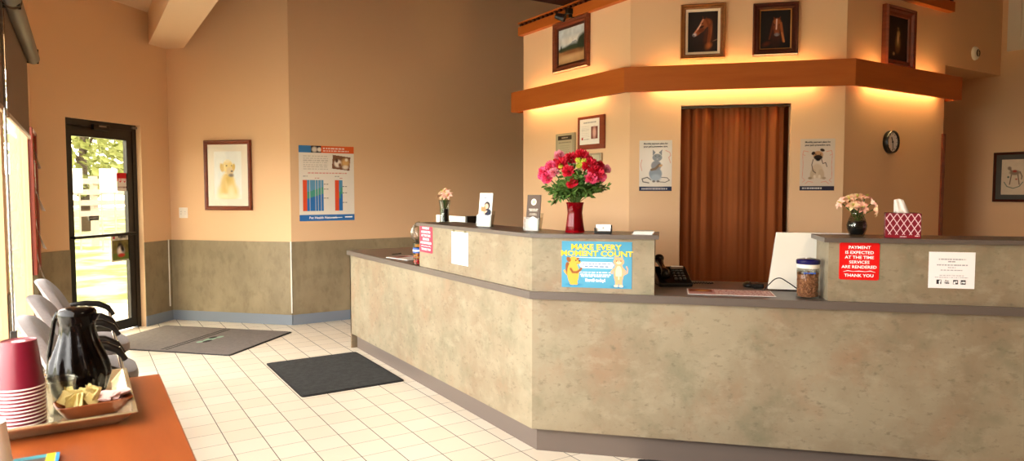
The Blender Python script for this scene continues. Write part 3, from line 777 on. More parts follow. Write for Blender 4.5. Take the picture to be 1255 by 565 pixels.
# ================================================================== RECEPTION COUNTER
c0 = Vector((2.05, 3.06))
def cL(s, t): return (c0.x + t, c0.y + s)
def cR(s, t): return (c0.x + S2 * s + S2 * t, c0.y - S2 * s + S2 * t)
def cC(t): return (c0.x + t, c0.y + (2 ** .5 - 1) * t)
SL, SR = 3.0, 3.3                 # lengths of the two runs
TC = .90
def run_prism(name, t0, t1, z0, z1, m, sl, sr, parent=None, left=True, right=True):
    k = MB()
    if left and right: poly = [cL(sl, t0), cC(t0), cR(sr, t0), cR(sr, t1), cC(t1), cL(sl, t1)]
    elif left: poly = [cL(sl, t0), cC(t0), cC(t1), cL(sl, t1)]
    else: poly = [cC(t0), cR(sr, t0), cR(sr, t1), cC(t1)]
    k.prism(poly, z0, z1, m); o = k.build(name)
    if parent: o.parent = parent
    return o
t = thing('reception_counter', 'long mottled stone-look reception counter base with a taupe kick band', 'counter')
run_prism('front_panel', .02, .045, .135, .858, 'laminate', SL - .005, SR, t, True, False)
run_prism('front_panel', .02, .045, .135, .858, 'laminate', SL, SR, t, False, True)
run_prism('kick_band', .065, .09, 0, .145, 'kick', SL - .05, SR, t)
k = MB(); k.prism([cL(SL - .025, .02), cL(SL - .005, .02), cL(SL - .005, .62), cL(SL - .025, .62)], .0, .858, 'laminate'); k.build('end_panel', t)
run_prism('desk_carcass', .30, .60, .08, .858, 'kick', SL - .03, SR, t)
w = run_prism('countertop', -.005, .66, .86, TC, 'countertop', SL + .01, SR)
tag(w, 'continuous grey-brown worktop running along the whole reception counter', 'countertop')
# raised ledges
def ledge(label, segs_body, segs_top):
    t = thing('transaction_ledge', label, 'ledge', group=None)
    k = MB()
    for p in segs_body: k.prism(p, TC, 1.193, 'laminate')
    k.build('front_panel', t)
    k = MB()
    for p in segs_top: k.prism(p, 1.193, 1.215, 'countertop')
    k.build('ledge_top', t)
    return t
sa, sb = 1.465, .66
ta, tb = .018, .30
ledge('raised stone-look ledge wrapping the counter corner under the red vase', [[cL(sa, ta), cC(ta), cR(sb, ta), cR(sb, tb), cC(tb), cL(sa, tb)]],
      [[cL(sa + .02, -.0), cC(-.0), cR(sb + .02, -.0), cR(sb + .02, tb + .02), cC(tb + .02), cL(sa + .02, tb + .02)]])
sc, sd = 1.505, 3.28
ledge('raised stone-look ledge at the right end of the counter, under the tissue box', [[cR(sc, ta), cR(sd, ta), cR(sd, tb), cR(sc, tb)]],
      [[cR(sc - .025, -.0), cR(sd, -.0), cR(sd, tb + .02), cR(sc - .025, tb + .02)]])
ZLG = 1.2155
w_pl = Wall(cL(3.0, ta), cC(ta)); w_pr = Wall(cC(ta), cR(SR, ta))      # the ledges' front faces
def led(px, run, t):
    base = cL(0, t) if run == 'L' else cR(0, t)
    q = online(px, 280, base, U if run == 'L' else D2)
    return Vector((q.x, q.y, ZLG))
RL, RR = w_pl.rot, w_pr.rot

# notices on the ledge fronts
def sheet_on(wall, px, name, label, cat, base, strokes, nx, m='print_matte', off=.0015, group=None):
    p, w, h = wall.rect(*px, off=off)
    t = thing(name, label, cat, p, wall.rot, group)
    paint('sheet', w, h, base, strokes, nx, t, thick=.001, m=m)
    return t, w, h
PAY = ['PAYMENT', 'IS EXPECTED', 'AT THE TIME', 'SERVICES', 'ARE RENDERED', 'THANK YOU']
def pay_sign(wall, px, label, mt):
    p, w, h = wall.rect(*px, off=.0)
    t = thing('payment_sign', label, 'sign', p, wall.rot)
    k = MB(); pts = []
    r = min(w, h) * .05
    for cx, cz, a0 in ((w / 2 - r, h / 2 - r, 0), (-w / 2 + r, h / 2 - r, 90), (-w / 2 + r, -h / 2 + r, 180), (w / 2 - r, -h / 2 + r, 270)):
        for a in range(0, 91, 30): pts.append((cx + r * math.cos(math.radians(a0 + a)), cz + r * math.sin(math.radians(a0 + a))))
    n = len(pts); vs = [(x, -.003, z) for x, z in pts] + [(x, 0, z) for x, z in pts]
    k.add(vs, [list(range(n)), list(range(n, 2 * n))[::-1]] + [(i, (i + 1) % n, n + (i + 1) % n, n + i) for i in range(n)], mt); k.build('plate', t)
    zz = [.37, .235, .105, -.025, -.155, -.385]
    sx = w / (h * .96) if w < h * .8 else 1.0
    for s_, z in zip(PAY, zz):
        text(s_, h * .112, 'white_print', t, (0, -.0036, z * h), bold=h * .0018, width=(w / h) * 1.12)
    k = MB()
    pr = lambda x: .008 * math.sin(x * 9) 
    k.tube([(-.4 * w, -.0036, -.285 * h), (-.28 * w, -.0036, -.255 * h), (-.15 * w, -.0036, -.275 * h), (0, -.0036, -.262 * h), (.15 * w, -.0036, -.275 * h), (.28 * w, -.0036, -.255 * h), (.4 * w, -.0036, -.285 * h)], [h * .004, h * .011, h * .006, h * .013, h * .006, h * .011, h * .004], 'white_print', 6)
    k.build('scroll_ornament', t)
pay_sign(w_pr, (1028.5, 297.5, 1077.5, 343), 'bright red payment sign on the right ledge front, beside the lidded kibble canister', 'red_sign')
pay_sign(w_pl, (515, 275.5, 530.2, 309.5), 'pinkish red payment sign at the far left end of the ledge front', 'pinkred_sign')
t, w, h = sheet_on(w_pl, (553.5, 284.5, 573.5, 324.5), 'paper_notice', 'white paper notice taped beside the pinkish red payment sign', 'notice', '#f6f2ea',
    [('g', .14, .86, .9 - .0, .02, '#b8b2aa', 1)] + [('g', .14, .86, .82 - .07 * i, .022, '#c9c4bc', i) for i in range(6)] + [('r', .16 + .2 * i, .14, .3 + .2 * i, .26, '#8d8a92') for i in range(4)] + [('e', .22 + .2 * i, .2, .05, .05, 0, '#e9e6e0', .3) for i in range(4)], 60)
k = MB(); k.box(-w * .42, -.002, h / 2 - .012, -w * .28, -.0012, h / 2 + .012, 'clear_plastic'); k.box(w * .28, -.002, h / 2 - .012, w * .42, -.0012, h / 2 + .012, 'clear_plastic'); k.build('tape', t)
t, w, h = sheet_on(w_pr, (1138, 309, 1195, 353.5), 'paper_notice', 'white paper notice with four dark square icons on the right ledge front', 'notice', '#f6f2f2',
    [('g', .22, .8, .80, .028, '#8b8790', 1), ('g', .42, .58, .735, .028, '#8b8790', 2), ('g', .18, .84, .645, .028, '#8b8790', 3), ('g', .42, .58, .575, .028, '#8b8790', 4), ('g', .26, .74, .50, .028, '#8b8790', 5), ('g', .24, .78, .355, .02, '#a6a2aa', 6), ('g', .14, .86, .30, .02, '#a6a2aa', 7)], 110)
k = MB()
iz, isz = -.325 * h, .052 * w
for i, x in enumerate((-.27, -.10, .09, .255)):
    if i != 1: k.box(x * w - isz, -.0014, iz - isz, x * w + isz, -.0004, iz + isz, 'dark_print')
k.build('icon_squares', t)
text('f', isz * 2.3, 'white_print', t, (-.255 * w, -.0020, iz - .002), bold=.0012)
text('You', isz * 1.0, 'dark_print', t, (-.10 * w, -.0016, iz + isz * .55)); text('Tube', isz * 1.0, 'dark_print', t, (-.10 * w, -.0016, iz - isz * .45), bold=.0005)
text('g+', isz * 1.6, 'white_print', t, (.09 * w, -.0020, iz), bold=.0008); text('yelp', isz * 1.0, 'white_print', t, (.255 * w, -.0020, iz), bold=.0006)
# the blue poster with a cartoon dog and cat
DG, DGD, CT, CTL = '#e0a63e', '#8a5226', '#f2a578', '#f9d6b0'
st = [('e', .5, .5, .75, .45, 0, '#5ba3be', 1.0)]
st += [('e', .175, .06, .12, .022, 0, '#2f7fa6', .6), ('e', .81, .04, .11, .02, 0, '#2f7fa6', .6)]
st += [('l', [(.08, .28), (.05, .33), (.04, .36)], .016, DG), ('e', .105, .36, .045, .13, 12, DGD, .1), ('e', .165, .31, .085, .17, 0, DG, .05), ('r', .125, .08, .165, .25, DG), ('r', .185, .08, .225, .25, DG), ('e', .145, .085, .03, .018, 0, DG, .1), ('e', .205, .085, .03, .018, 0, DG, .1),
       ('e', .17, .565, .068, .072, 0, DG, .05), ('e', .23, .55, .045, .032, 0, DG, .1), ('e', .255, .575, .015, .015, 0, '#5a3a28', .2), ('e', .10, .605, .03, .04, 30, DGD, .08), ('e', .235, .63, .018, .025, -30, DGD, .1), ('e', .205, .585, .01, .012, 0, '#2b2320', .2), ('l', [(.13, .40), (.16, .33), (.22, .33)], .022, DGD), ('l', [(.22, .33), (.26, .37), (.285, .42)], .022, DGD), ('l', [(.21, .52), (.245, .525)], .004, '#7b4a28')]
st += [('l', [(.89, .30), (.935, .34), (.94, .42), (.925, .47)], .011, CT), ('e', .815, .33, .07, .155, 0, CT, .05), ('e', .815, .34, .045, .10, 0, CTL, .1), ('r', .765, .06, .805, .26, CT), ('r', .825, .06, .865, .26, CT), ('e', .78, .055, .03, .018, 0, CTL, .1), ('e', .85, .055, .03, .018, 0, CTL, .1), ('l', [(.75, .42), (.715, .36), (.72, .33)], .017, CT), ('l', [(.88, .42), (.905, .37), (.90, .34)], .017, CT),
       ('p', [(.755, .60), (.755, .69), (.80, .65)], CT), ('p', [(.83, .65), (.875, .69), (.875, .60)], CT), ('e', .815, .575, .075, .06, 0, CT, .05), ('e', .815, .555, .035, .022, 0, CTL, .15), ('e', .785, .59, .009, .009, 0, '#4a332a', .2), ('e', .845, .59, .009, .009, 0, '#4a332a', .2), ('e', .815, .572, .009, .006, 0, '#c05a50', .2)]
st += [('p', [(.25, .48), (.29, .56), (.72, .56), (.75, .50), (.72, .42), (.30, .42)], '#f3f6f8'), ('g', .30, .70, .515, .028, '#3f6f9a', 4), ('g', .33, .67, .46, .028, '#3f6f9a', 5), ('r', .22, .645, .74, .655, '#e8f4fa'), ('g', .26, .70, .335, .026, '#f4fafc', 8), ('g', .27, .70, .285, .026, '#f4fafc', 9), ('g', .28, .68, .25, .02, '#f4fafc', 10)]
t, w, h = sheet_on(w_pr, (688.5, 296, 774.5, 353), 'poster', 'sky-blue poster with a cartoon dog and cat on the ledge front', 'poster', '#3683a6', st, 170)
text('MAKE EVERY', h * .16, 'yellow_print', t, (-.01 * w, -.0016, .375 * h), bold=h * .0045, width=1.18)
text('MOMENT COUNT', h * .16, 'yellow_print', t, (0, -.0016, .235 * h), bold=h * .0045, width=1.18)
text('Enroll today!', h * .082, 'white_print', t, (-.015 * w, -.0016, -.335 * h), bold=h * .005)

# ------------------------------------------------------------------ things on the ledges
def lily(t_mb, c, d, r, m):
    """open six-petal lily bloom facing direction d"""
    d = Vector(d).normalized(); a = d.orthogonal().normalized(); b_ = d.cross(a)
    for i in range(7):
        g = 2 * PI * i / 7; u = a * math.cos(g) + b_ * math.sin(g); s_ = d.cross(u)
        P = [c, c + u * r * .35 + d * r * .42, c + u * r * .8 + d * r * .50, c + u * r * 1.1 + d * r * .32]; Wd = [.08, .27, .22, .02]
        vs = []
        for p, wd in zip(P, Wd): vs += [p - s_ * r * wd, p + d * r * -.04, p + s_ * r * wd]
        fs = []
        for j in range(3): o_ = j * 3; fs += [(o_, o_ + 1, o_ + 4, o_ + 3), (o_ + 1, o_ + 2, o_ + 5, o_ + 4)]
        t_mb.add(vs, fs, m)
def lily_thing(base, top, d, r, m, label, grp):
    t = thing('lily', label, 'flower', base, 0, grp); q = Vector(top) - Vector(base)
    k = MB(); k.tube([(0, 0, 0), q * .5 + Vector((0, 0, .01)), q], .0026, 'stem_green', 6); k.build('stem', t, smooth=True)
    k = MB(); lily(k, q, d, r, m); k.build('bloom', t, smooth=True)
    k = MB()
    for i in range(5): k.tube([q, q + Vector(d).normalized() * r * .75 + Vector((.006 * math.cos(i * 1.3), .006 * math.sin(i * 1.3), 0))], .0011, 'lime_bloom', 5)
    k.build('stamens', t)
# left square-ish vase with lilies
p = led(545, 'L', .14); D = depth(p); s = D / F
t = thing('glass_vase', 'slim clear glass vase with dark pebbles on the far end of the left ledge', 'vase', p)
hv = 28 * s; rv = 7 * s
k = MB(); k.lathe([(rv * .9, 0), (rv * .95, .004), (rv * .8, hv * .4), (rv * .86, hv * .75), (rv * 1.02, hv), (rv * .95, hv), (rv * .78, hv * .72), (rv * .72, hv * .4), (rv * .8, .01), (0, .008)], 'vase_glass', 32); k.build('glass_body', t, smooth='auto')
k = MB(); k.lathe([(0, .009), (rv * .76, .010), (rv * .70, hv * .4), (rv * .66, hv * .62), (0, hv * .64)], 'dark_pebbles', 24); k.build('pebbles', t, smooth='auto')
rs = random.Random(5)
for i, (dx, dz, m_) in enumerate(((-8, 6, 'lily_cream'), (-2, 10, 'lily_cream'), (5, 8, 'lily_pink'), (9, 5, 'lily_pink'), (1, 4, 'lily_cream'))):
    tp = p + Vector((0, -dx * s, hv + (dz - 1) * s)); bs = p + Vector((.006 * math.cos(i * 2), .006 * math.sin(i * 2), hv * .5))
    lily_thing(bs, tp, (-.5, -dx * .05, .7), 7.0 * s, m_, 'cream and pink lily in the slim vase at the far end of the left ledge', 'lilies in the slim vase')
# notepad / letter tray edge behind the vase
p = led(537, 'L', .36)
t = thing('letter_tray', 'cream paper tray behind the slim vase, only its top edge showing', 'tray', (p.x + .12, p.y - .02, TC), -PI / 2)
k = MB(); k.box(-.26, -.02, .0, .28, .14, .012, 'white_casing', .003); k.box(-.26, -.02, .012, .28, -.012, .345, 'paper'); k.box(-.26, .13, .012, .28, .14, .25, 'white_casing'); k.build('tray_shell', t)
k = MB(); k.box(.255, -.024, .012, .285, .145, .35, 'black_plastic', .003); k.build('end_clip', t)
# brochure holders
def holder(px, run, t_off, px_w, px_h, px_p, label, strokes, base, blabel, rot):
    p = led(px, run, t_off); s = depth(p) / F; w, h, hp = px_w * s, px_h * s, px_p * s
    t = thing('brochure_holder', label, 'brochure holder', p, rot)
    lean = .22
    k = MB(); W = w / 2 + .005
    k.box(-W, -.012, 0, W, .035, .003, 'clear_plastic')
    k.add([(-W, -.012, .003), (W, -.012, .003), (W, -.004 + lean * .0, hp), (-W, -.004, hp), (-W, -.0095, .003), (W, -.0095, .003), (W, -.0015, hp), (-W, -.0015, hp)], [(0, 1, 2, 3), (4, 7, 6, 5), (0, 4, 5, 1), (3, 2, 6, 7), (0, 3, 7, 4), (1, 5, 6, 2)], 'clear_plastic'); k.build('front_pocket', t)
    k = MB(); k.add([(-W, .02, .003), (W, .02, .003), (W, .02 + lean * hp * 1.3, hp * 1.3), (-W, .02 + lean * hp * 1.3, hp * 1.3), (-W, .023, .003), (W, .023, .003), (W, .023 + lean * hp * 1.3, hp * 1.3), (-W, .023 + lean * hp * 1.3, hp * 1.3)], [(0, 1, 2, 3), (4, 7, 6, 5), (0, 4, 5, 1), (3, 2, 6, 7), (0, 3, 7, 4), (1, 5, 6, 2)], 'clear_plastic')
    for sx in (-1, 1):
        x0, x1 = (sx * W, sx * (W - .002))
        k.add([(x0, -.012, .003), (x0, .02, .003), (x0, .02 + lean * hp, hp), (x0, -.004, hp), (x1, -.012, .003), (x1, .02, .003), (x1, .02 + lean * hp, hp), (x1, -.004, hp)], [(0, 1, 2, 3), (4, 7, 6, 5), (0, 4, 5, 1), (3, 2, 6, 7), (0, 3, 7, 4), (1, 5, 6, 2)], 'clear_plastic')
    k.build('back_support', t)
    q = thing('brochure', blabel, 'brochure', (p.x, p.y, p.z + .004), rot)
    o = paint('cover', w, h, base, strokes, 56, q, thick=.007, cz=h / 2); o.rotation_euler = (-math.atan(lean) * .55, 0, 0); o.location = (0, .002, 0)
    return q, w, h
lady = [('g', .1, .9, .93, .02, '#8f8a84', 1), ('g', .1, .55, .86, .03, '#6e7a8a', 2), ('e', .62, .62, .24, .26, 0, '#2a211f', .25), ('e', .58, .60, .15, .17, 0, '#e2b79a', .3), ('e', .7, .42, .28, .22, 0, '#20263a', .2), ('e', .34, .52, .2, .24, 15, '#b98252', .4), ('e', .32, .62, .1, .09, 0, '#f0e2cf', .5), ('e', .3, .40, .12, .1, 0, '#f4eadc', .4), ('e', .48, .42, .2, .06, 30, '#e2b79a', .3), ('r', 0, 0, 1, .30, '#eef1f2'), ('g', .15, .8, .22, .03, '#7f9aae', 3), ('g', .15, .7, .14, .03, '#a8b2b8', 4)]
holder(593, 'L', .12, 20.5, 41, 15, 'clear holder with a woman-and-dog brochure on the left ledge', lady, '#f5f1ea', 'white brochure showing a dark-haired woman holding a dog', RL * .55 + RR * .45)
brown = [('e', .5, .80, .2, .2, 0, '#e9e3d4', .15), ('e', .5, .80, .13, .13, 0, '#9fae9a', .3), ('g', .15, .85, .60, .022, '#e8dfd0', 1), ('g', .2, .8, .56, .022, '#e8dfd0', 2), ('g', .25, .75, .47, .018, '#cfc4b2', 3), ('g', .2, .8, .44, .018, '#cfc4b2', 4), ('r', 0, 0, 1, .30, '#a9a8a4'), ('p', [(.25, .12), (.5, .06), (.8, .12), (.8, .34), (.5, .40), (.25, .34)], '#f4f4f2'), ('p', [(.25, .34), (.5, .40), (.8, .34), (.55, .30)], '#dfe6e6'), ('e', .5, .22, .12, .1, 0, '#9fb8a8', .4)]
holder(651.5, 'L', .12, 20, 44, 17, 'clear holder with a dark brown brochure at the corner of the ledge', brown, '#5b4c42', 'dark brown brochure with a round cream emblem', RL * .55 + RR * .45)
# red vase with bouquet
p = led(704.5, 'R', .15); s = depth(p) / F
t = thing('red_vase', 'flared red glass vase holding the big bouquet on the ledge', 'vase', p)
hv = 37 * s
k = MB(); k.lathe([(0, 0), (11.5 * s, 0), (12 * s, .004), (10.5 * s, hv * .3), (9 * s, hv * .65), (10 * s, hv * .9), (11 * s, hv), (10.2 * s, hv), (9 * s, hv * .88), (8.0 * s, hv * .62), (9.4 * s, hv * .3), (10.5 * s, .012), (0, .010)], 'red_glass', 40); k.build('glass_body', t, smooth='auto')
k = MB(); k.lathe([(0, .011), (10 * s, .012), (9 * s, hv * .3), (7.7 * s, hv * .62), (8.2 * s, hv * .8), (0, hv * .8)], 'red_glass_base', 32); k.build('tinted_water', t, smooth='auto')
k = MB()
for i in range(7): a = i * .9; k.tube([(math.cos(a) * 7 * s, math.sin(a) * 7 * s, .02), (math.cos(a + 2) * 3 * s, math.sin(a + 2) * 3 * s, hv * .95)], .003, 'stem_green', 6)
k.build('cut_stems', t)
VT = p + Vector((0, 0, hv)); RGT = Vector((S2, -S2, 0)); OUT = Vector((-S2, -S2, 0))
rs = random.Random(21)
def carnation(c, r, m, label, grp):
    b0 = VT + Vector((rs.uniform(-.012, .012), rs.uniform(-.012, .012), -.03)); q = c - b0
    t = thing('carnation', label, 'flower', b0, 0, grp)
    k = MB(); k.tube([(0, 0, 0), q * .5 + Vector((0, 0, .015)), q * .96], .0028, 'stem_green', 6); k.build('stem', t, smooth=True)
    d = (q.normalized() + OUT * .5).normalized(); a = d.orthogonal().normalized(); b_ = d.cross(a); k = MB()
    for i in range(58):         # ruffled petals over a half ball
        g = i * 2.39996; el = math.asin(min(1, .02 + i / 58)) - .25; u = a * math.cos(g) + b_ * math.sin(g); sd = d.cross(u)
        el += rs.uniform(-.2, .2); o_ = u * math.cos(el) + d * math.sin(el); R = r * rs.uniform(.85, 1.15); wv = r * rs.uniform(.24, .36); tw_ = (sd + d * rs.uniform(-.6, .6)).normalized()
        root = q + o_ * R * .2; vs = [root - tw_ * r * .05, root + tw_ * r * .05]; out = o_.cross(tw_)
        for j, f in enumerate((-1, -.5, 0, .5, 1)): vs.append(q + o_ * R * (1.0 + (.10 if j % 2 else -.06)) + tw_ * wv * f + out * r * .12 * (1 if j % 2 else -1))
        k.add(vs, [(0, 1, 4), (0, 4, 3), (0, 3, 2), (1, 5, 4), (1, 6, 5)], m)
    k.build('bloom', t)
    k = MB(); k.lathe([(.003, -.016), (.007, -.006), (.0065, .002)], 'leaf_green', 10); o = k.build('calyx', t); o.location = q - d * r * .25; o.rotation_mode = 'QUATERNION'; o.rotation_quaternion = d.to_track_quat('Z', 'Y')
def bl(px, py, dep): return VT + RGT * ((px - 704.5) * s) + OUT * dep + Vector((0, 0, (249 - py) * s))
lp = ('bright pink carnation in the clump at the left side of the bouquet', 'pink carnations at the left of the bouquet')
lr = ('deep red carnation across the middle and crown of the bouquet', 'red carnations in the bouquet')
lq = ('large rosy red carnation in the clump at the right side of the bouquet', 'rosy carnations at the right of the bouquet')
lw = ('pale pink small carnation at the outer edge of the bouquet', 'pale carnations at the bouquet edge')
for (x, y, dp, r, m_, lb) in ((668, 214, .03, 8.5, 'bloom_pink', lp), (676, 207, .02, 8, 'bloom_pink', lp), (673, 219, .05, 8, 'bloom_pink', lp), (681, 213, .06, 6, 'bloom_pale', lp),
        (690, 203, .04, 8, 'bloom_red', lr), (700, 197, .0, 9, 'bloom_red', lr), (712, 194, .0, 9, 'bloom_red', lr), (719, 198, -.02, 7, 'bloom_red', lr), (699, 212, .09, 7, 'bloom_red', lr), (704, 226, .10, 6.5, 'bloom_red', lr), (684, 200, -.02, 7, 'bloom_red', lr),
        (723, 205, .05, 9.5, 'bloom_red', lq), (731, 213, .05, 9, 'bloom_red', lq), (735, 218, .03, 7.5, 'bloom_pink', lq), (726, 220, .07, 7.5, 'bloom_pink', lq), (733, 206, -.02, 7, 'bloom_red', lq),
        (684, 192, -.03, 6.5, 'bloom_pale', lw), (690, 196, -.03, 5.5, 'bloom_pale', lw), (742, 209, -.02, 5.5, 'bloom_pale', lw)):
    carnation(bl(x, y, dp), r * s, m_, lb[0], lb[1])
for (x, y) in ((710, 199), (714, 204), (711, 206), (717, 200), (706, 217), (689, 206)):
    c = bl(x, y, .06); t = thing('button_chrysanthemum', 'small lime green button bloom among the red carnations', 'flower', VT + Vector((0, 0, -.02)), 0, 'lime button blooms in the bouquet'); q = c - (VT + Vector((0, 0, -.02)))
    k = MB(); k.tube([(0, 0, 0), q * .5 + Vector((0, 0, .01)), q], .0022, 'stem_green', 6); k.build('stem', t, smooth=True)
    k = MB(); k.ball(q, (.016, .016, .011), 'lime_bloom', 12, 7)
    for i in range(24):
        a = i * 2.4; e = (i % 6) / 6 * 1.4; dv = Vector((math.cos(a) * math.cos(e), math.sin(a) * math.cos(e), math.sin(e))); k.ball(q + dv * .016, .0035, 'lime_bloom', 6, 4)
    k.build('bloom', t, smooth=True)
def fern(px, py, dp, n_l, label='dark green leafy frond fanning out round the red vase bouquet'):
    c = bl(px, py, dp); b0 = VT + Vector((0, 0, -.02)); q = c - b0
    t = thing('fern_frond', label, 'leaf', b0, 0, 'green fronds in the bouquet')
    pts = [q * f + Vector((0, 0, .05 * math.sin(PI * f) * (1 if q.z < .1 else .3))) for f in np.linspace(0, 1, 9)]
    k = MB(); k.tube(pts, [.0022 - .0017 * i / 8 for i in range(9)], 'stem_green', 5); k.build('stem', t)
    k = MB()
    for i in range(n_l):
        f = .3 + .7 * i / n_l; j = min(int(f * 8), 7); P = pts[j].lerp(pts[j + 1], f * 8 - j); dr = (pts[j + 1] - pts[j]).normalized()
        for s_ in (-1, 1):
            sd = dr.cross(Vector((rs.gauss(0, .5), rs.gauss(0, .5), 1))).normalized() * s_; L = .046 * (1.15 - .7 * abs(f - .5)); o_ = (sd * .8 + dr * .55 + Vector((0, 0, rs.uniform(-.3, .2)))).normalized(); nn = o_.cross(dr).normalized().cross(o_) * L * .2
            k.add([P, P + o_ * L * .5 + nn, P + o_ * L, P + o_ * L * .5 - nn], [(0, 1, 2, 3)], 'leaf_green')
    k.build('leaflets', t)
for (x, y, dp) in ((668, 228, .04), (672, 236, .0), (678, 240, .05), (684, 232, .08), (690, 225, .10), (697, 222, .12), (705, 218, .12), (712, 216, .12), (720, 226, .1), (728, 228, .06), (738, 226, .03), (747, 229, .02), (734, 236, .05), (740, 232, -.03), (694, 236, .12), (712, 232, .12), (702, 240, .10), (722, 238, .08), (686, 244, .04), (700, 202, .05), (690, 212, .07), (716, 212, .08), (680, 226, -.05), (730, 224, -.06), (704, 210, -.06), (676, 250, .02)):
    fern(x, y, dp, 14)
# card holder and cards
p = led(739.5, 'R', .10); s = depth(p) / F; w = 18 * s
t = thing('card_holder', 'small black business card holder on the ledge, right of the red vase', 'card holder', p, RR)
k = MB(); k.box(-w / 2 - .006, -.03, 0, w / 2 + .006, .02, .006, 'black_plastic', .002); k.box(-w / 2 - .006, -.03, .006, w / 2 + .006, -.026, .014, 'black_plastic'); k.build('base', t)
for sx in (-1, 1):
    k = MB(); k.box(sx * (w / 2 + .004) - .003, -.03, .005, sx * (w / 2 + .004) + .003, .02, .03, 'black_plastic', .001); k.build('side_arm', t)
k = MB(); k.box(-w / 2 - .006, .014, .006, w / 2 + .006, .018, .045, 'black_plastic'); k.build('back_plate', t)
q = thing('business_card', 'white business cards standing together in the small black holder', 'card', p + Vector((0, 0, .0075)), RR)
o = paint('card_face', w, 9.5 * s, '#f4f0ea', [('e', .5, .55, .07, .07, 0, '#a8a29c', .4), ('g', .25, .75, .3, .06, '#b8b2aa', 1)], 40, q, thick=.008, cz=4.75 * s); o.location = (0, -.012, 0); o.rotation_euler = (-.22, 0, 0)
p = led(788, 'R', .07)
for i in range(3):
    t = thing('leaflet', ('top white folded leaflet of the little pile at the ledge end' if i == 2 else ('middle white leaflet in the little pile at the ledge end' if i == 1 else 'bottom white leaflet in the little pile at the ledge end')), 'leaflet', (p.x + .004 * i, p.y, ZLG + .0062 * i), RR + .08 * (i - 1))
    k = MB(); k.box(-.052, -.035, .0003, .052, .05, .0030, 'paper', .0005); k.build('back_page', t)
    k = MB(); k.add([(-.052, -.035, .0033), (.052, -.035, .0033), (.052, .05, .0036), (-.052, .05, .0036), (-.052, -.035, .0052), (.052, -.035, .0052), (.052, .05, .0060), (-.052, .05, .0060)], [(0, 3, 2, 1), (4, 5, 6, 7), (0, 1, 5, 4), (1, 2, 6, 5), (2, 3, 7, 6), (3, 0, 4, 7)], 'paper' if i < 2 else 'paper_grey'); k.build('front_page', t)
# right ledge: vase, tissue box
p = led(1050, 'R', .14); s = depth(p) / F
t = thing('glass_vase', 'round-bellied clear glass vase with dark pebbles on the right ledge', 'vase', p)
k = MB(); k.lathe([(0, 0), (7 * s, 0), (7.6 * s, .003), (8.5 * s, .006), (11 * s, 9 * s), (11.6 * s, 14 * s), (9.6 * s, 21 * s), (7 * s, 27 * s), (6.8 * s, 30 * s), (9.0 * s, 36 * s), (8.4 * s, 36 * s), (6.2 * s, 30 * s), (6.4 * s, 27 * s), (9 * s, 21 * s), (10.8 * s, 14 * s), (10.2 * s, 9 * s), (7 * s, .009), (0, .008)], 'vase_glass', 40); k.build('glass_body', t, smooth='auto')
k = MB(); k.lathe([(0, .010), (7 * s, .010), (9.9 * s, 9 * s), (10.5 * s, 14 * s), (9.6 * s, 18.5 * s), (0, 19.5 * s)], 'dark_pebbles', 28); k.build('pebbles', t, smooth='auto')
for i, (dx, dy, dd, m_) in enumerate(((-17, 247, (-.9, .5, .5), 'lily_pink'), (-9, 243, (-.5, 0, .8), 'lily_cream'), (-1, 241, (-.3, -.3, .9), 'lily_cream'), (8, 241, (.2, -.4, .9), 'lily_pink'), (15, 247, (.6, -.6, .6), 'lily_pink'), (18, 254, (.7, -.8, .0), 'lily_cream'), (-5, 250, (-.6, -.4, .5), 'lily_cream'), (4, 252, (-.3, -.7, .3), 'lily_pink'))):
    tp = p + Vector((S2 * dx * s, -S2 * dx * s, (291 - dy - 4) * s)); bs = p + Vector((.006 * math.cos(i * 2), .006 * math.sin(i * 2), 18 * s))
    lily_thing(bs, tp, dd, 8.5 * s, m_, 'pink-tipped cream lily in the round-bellied vase on the right ledge', 'lilies in the round-bellied vase')
p = led(1105.5, 'R', .12); s = depth(p) / F; w, h = 37.5 * s, 30 * s
t = thing('tissue_box', 'dark red tissue box with a white lattice pattern on the right ledge', 'tissue box', p, RR - .24)
st = [('r', 0, 0, 1, .13, '#82081a')]
nxx = 5
for i in range(-1, 7):
    for j in range(-1, 5):
        cx_, cz_ = (i + .5 * (j % 2)) / nxx + .02, .20 + j * .2
        for (ax, az, bx, bz) in ((-.1, 0, 0, .1), (0, .1, .1, 0)):
            pts = [(cx_ + ax * f0 + bx * (1 - f0) , cz_ + (az * f0 + bz * (1 - f0)) * 2.0) for f0 in (0, .5, 1)]
            st.append(('l', pts, .014, '#e3bfc2'))
st += [('r', 0, 0, 1, .135, '#82081a'), ('g', .42, .6, .06, .03, '#e8c8c8', 2), ('g', .84, .97, .09, .04, '#f0dada', 3)]
k = MB(); k.box(-w / 2, -w / 2, 0, w / 2, w / 2, h, 'tissue_red', .0015); k.build('carton', t)
for a in range(4):
    o = paint('printed_side', w * .985, h * .985, '#740a1e', st, 110, t, y=0, cz=h / 2, m='print_matte'); o.location = (math.sin(a * PI / 2) * (w / 2 + .0006), -math.cos(a * PI / 2) * (w / 2 + .0006), 0); o.rotation_euler = (0, 0, a * PI / 2)
k = MB()
N = 9; vs = []; fs = []
for j in range(6):
    f = j / 5
    for i in range(N):
        u = i / (N - 1) - .5; ww = 17 * s * (1 - .42 * f); vs.append((u * ww - 3.5 * s * f - .004, (.012 - .006 * f) * math.sin(i * 1.7 + j * .4), h + .0008 + f * (17 - 2.5 * abs(u)) * s))
for j in range(5):
    for i in range(N - 1): fs.append((j * N + i, j * N + i + 1, (j + 1) * N + i + 1, (j + 1) * N + i))
k.add(vs, fs, 'tissue_paper'); o = k.build('tissue', t, smooth=True); md = o.modifiers.new('so', 'SOLIDIFY'); md.thickness = .0008
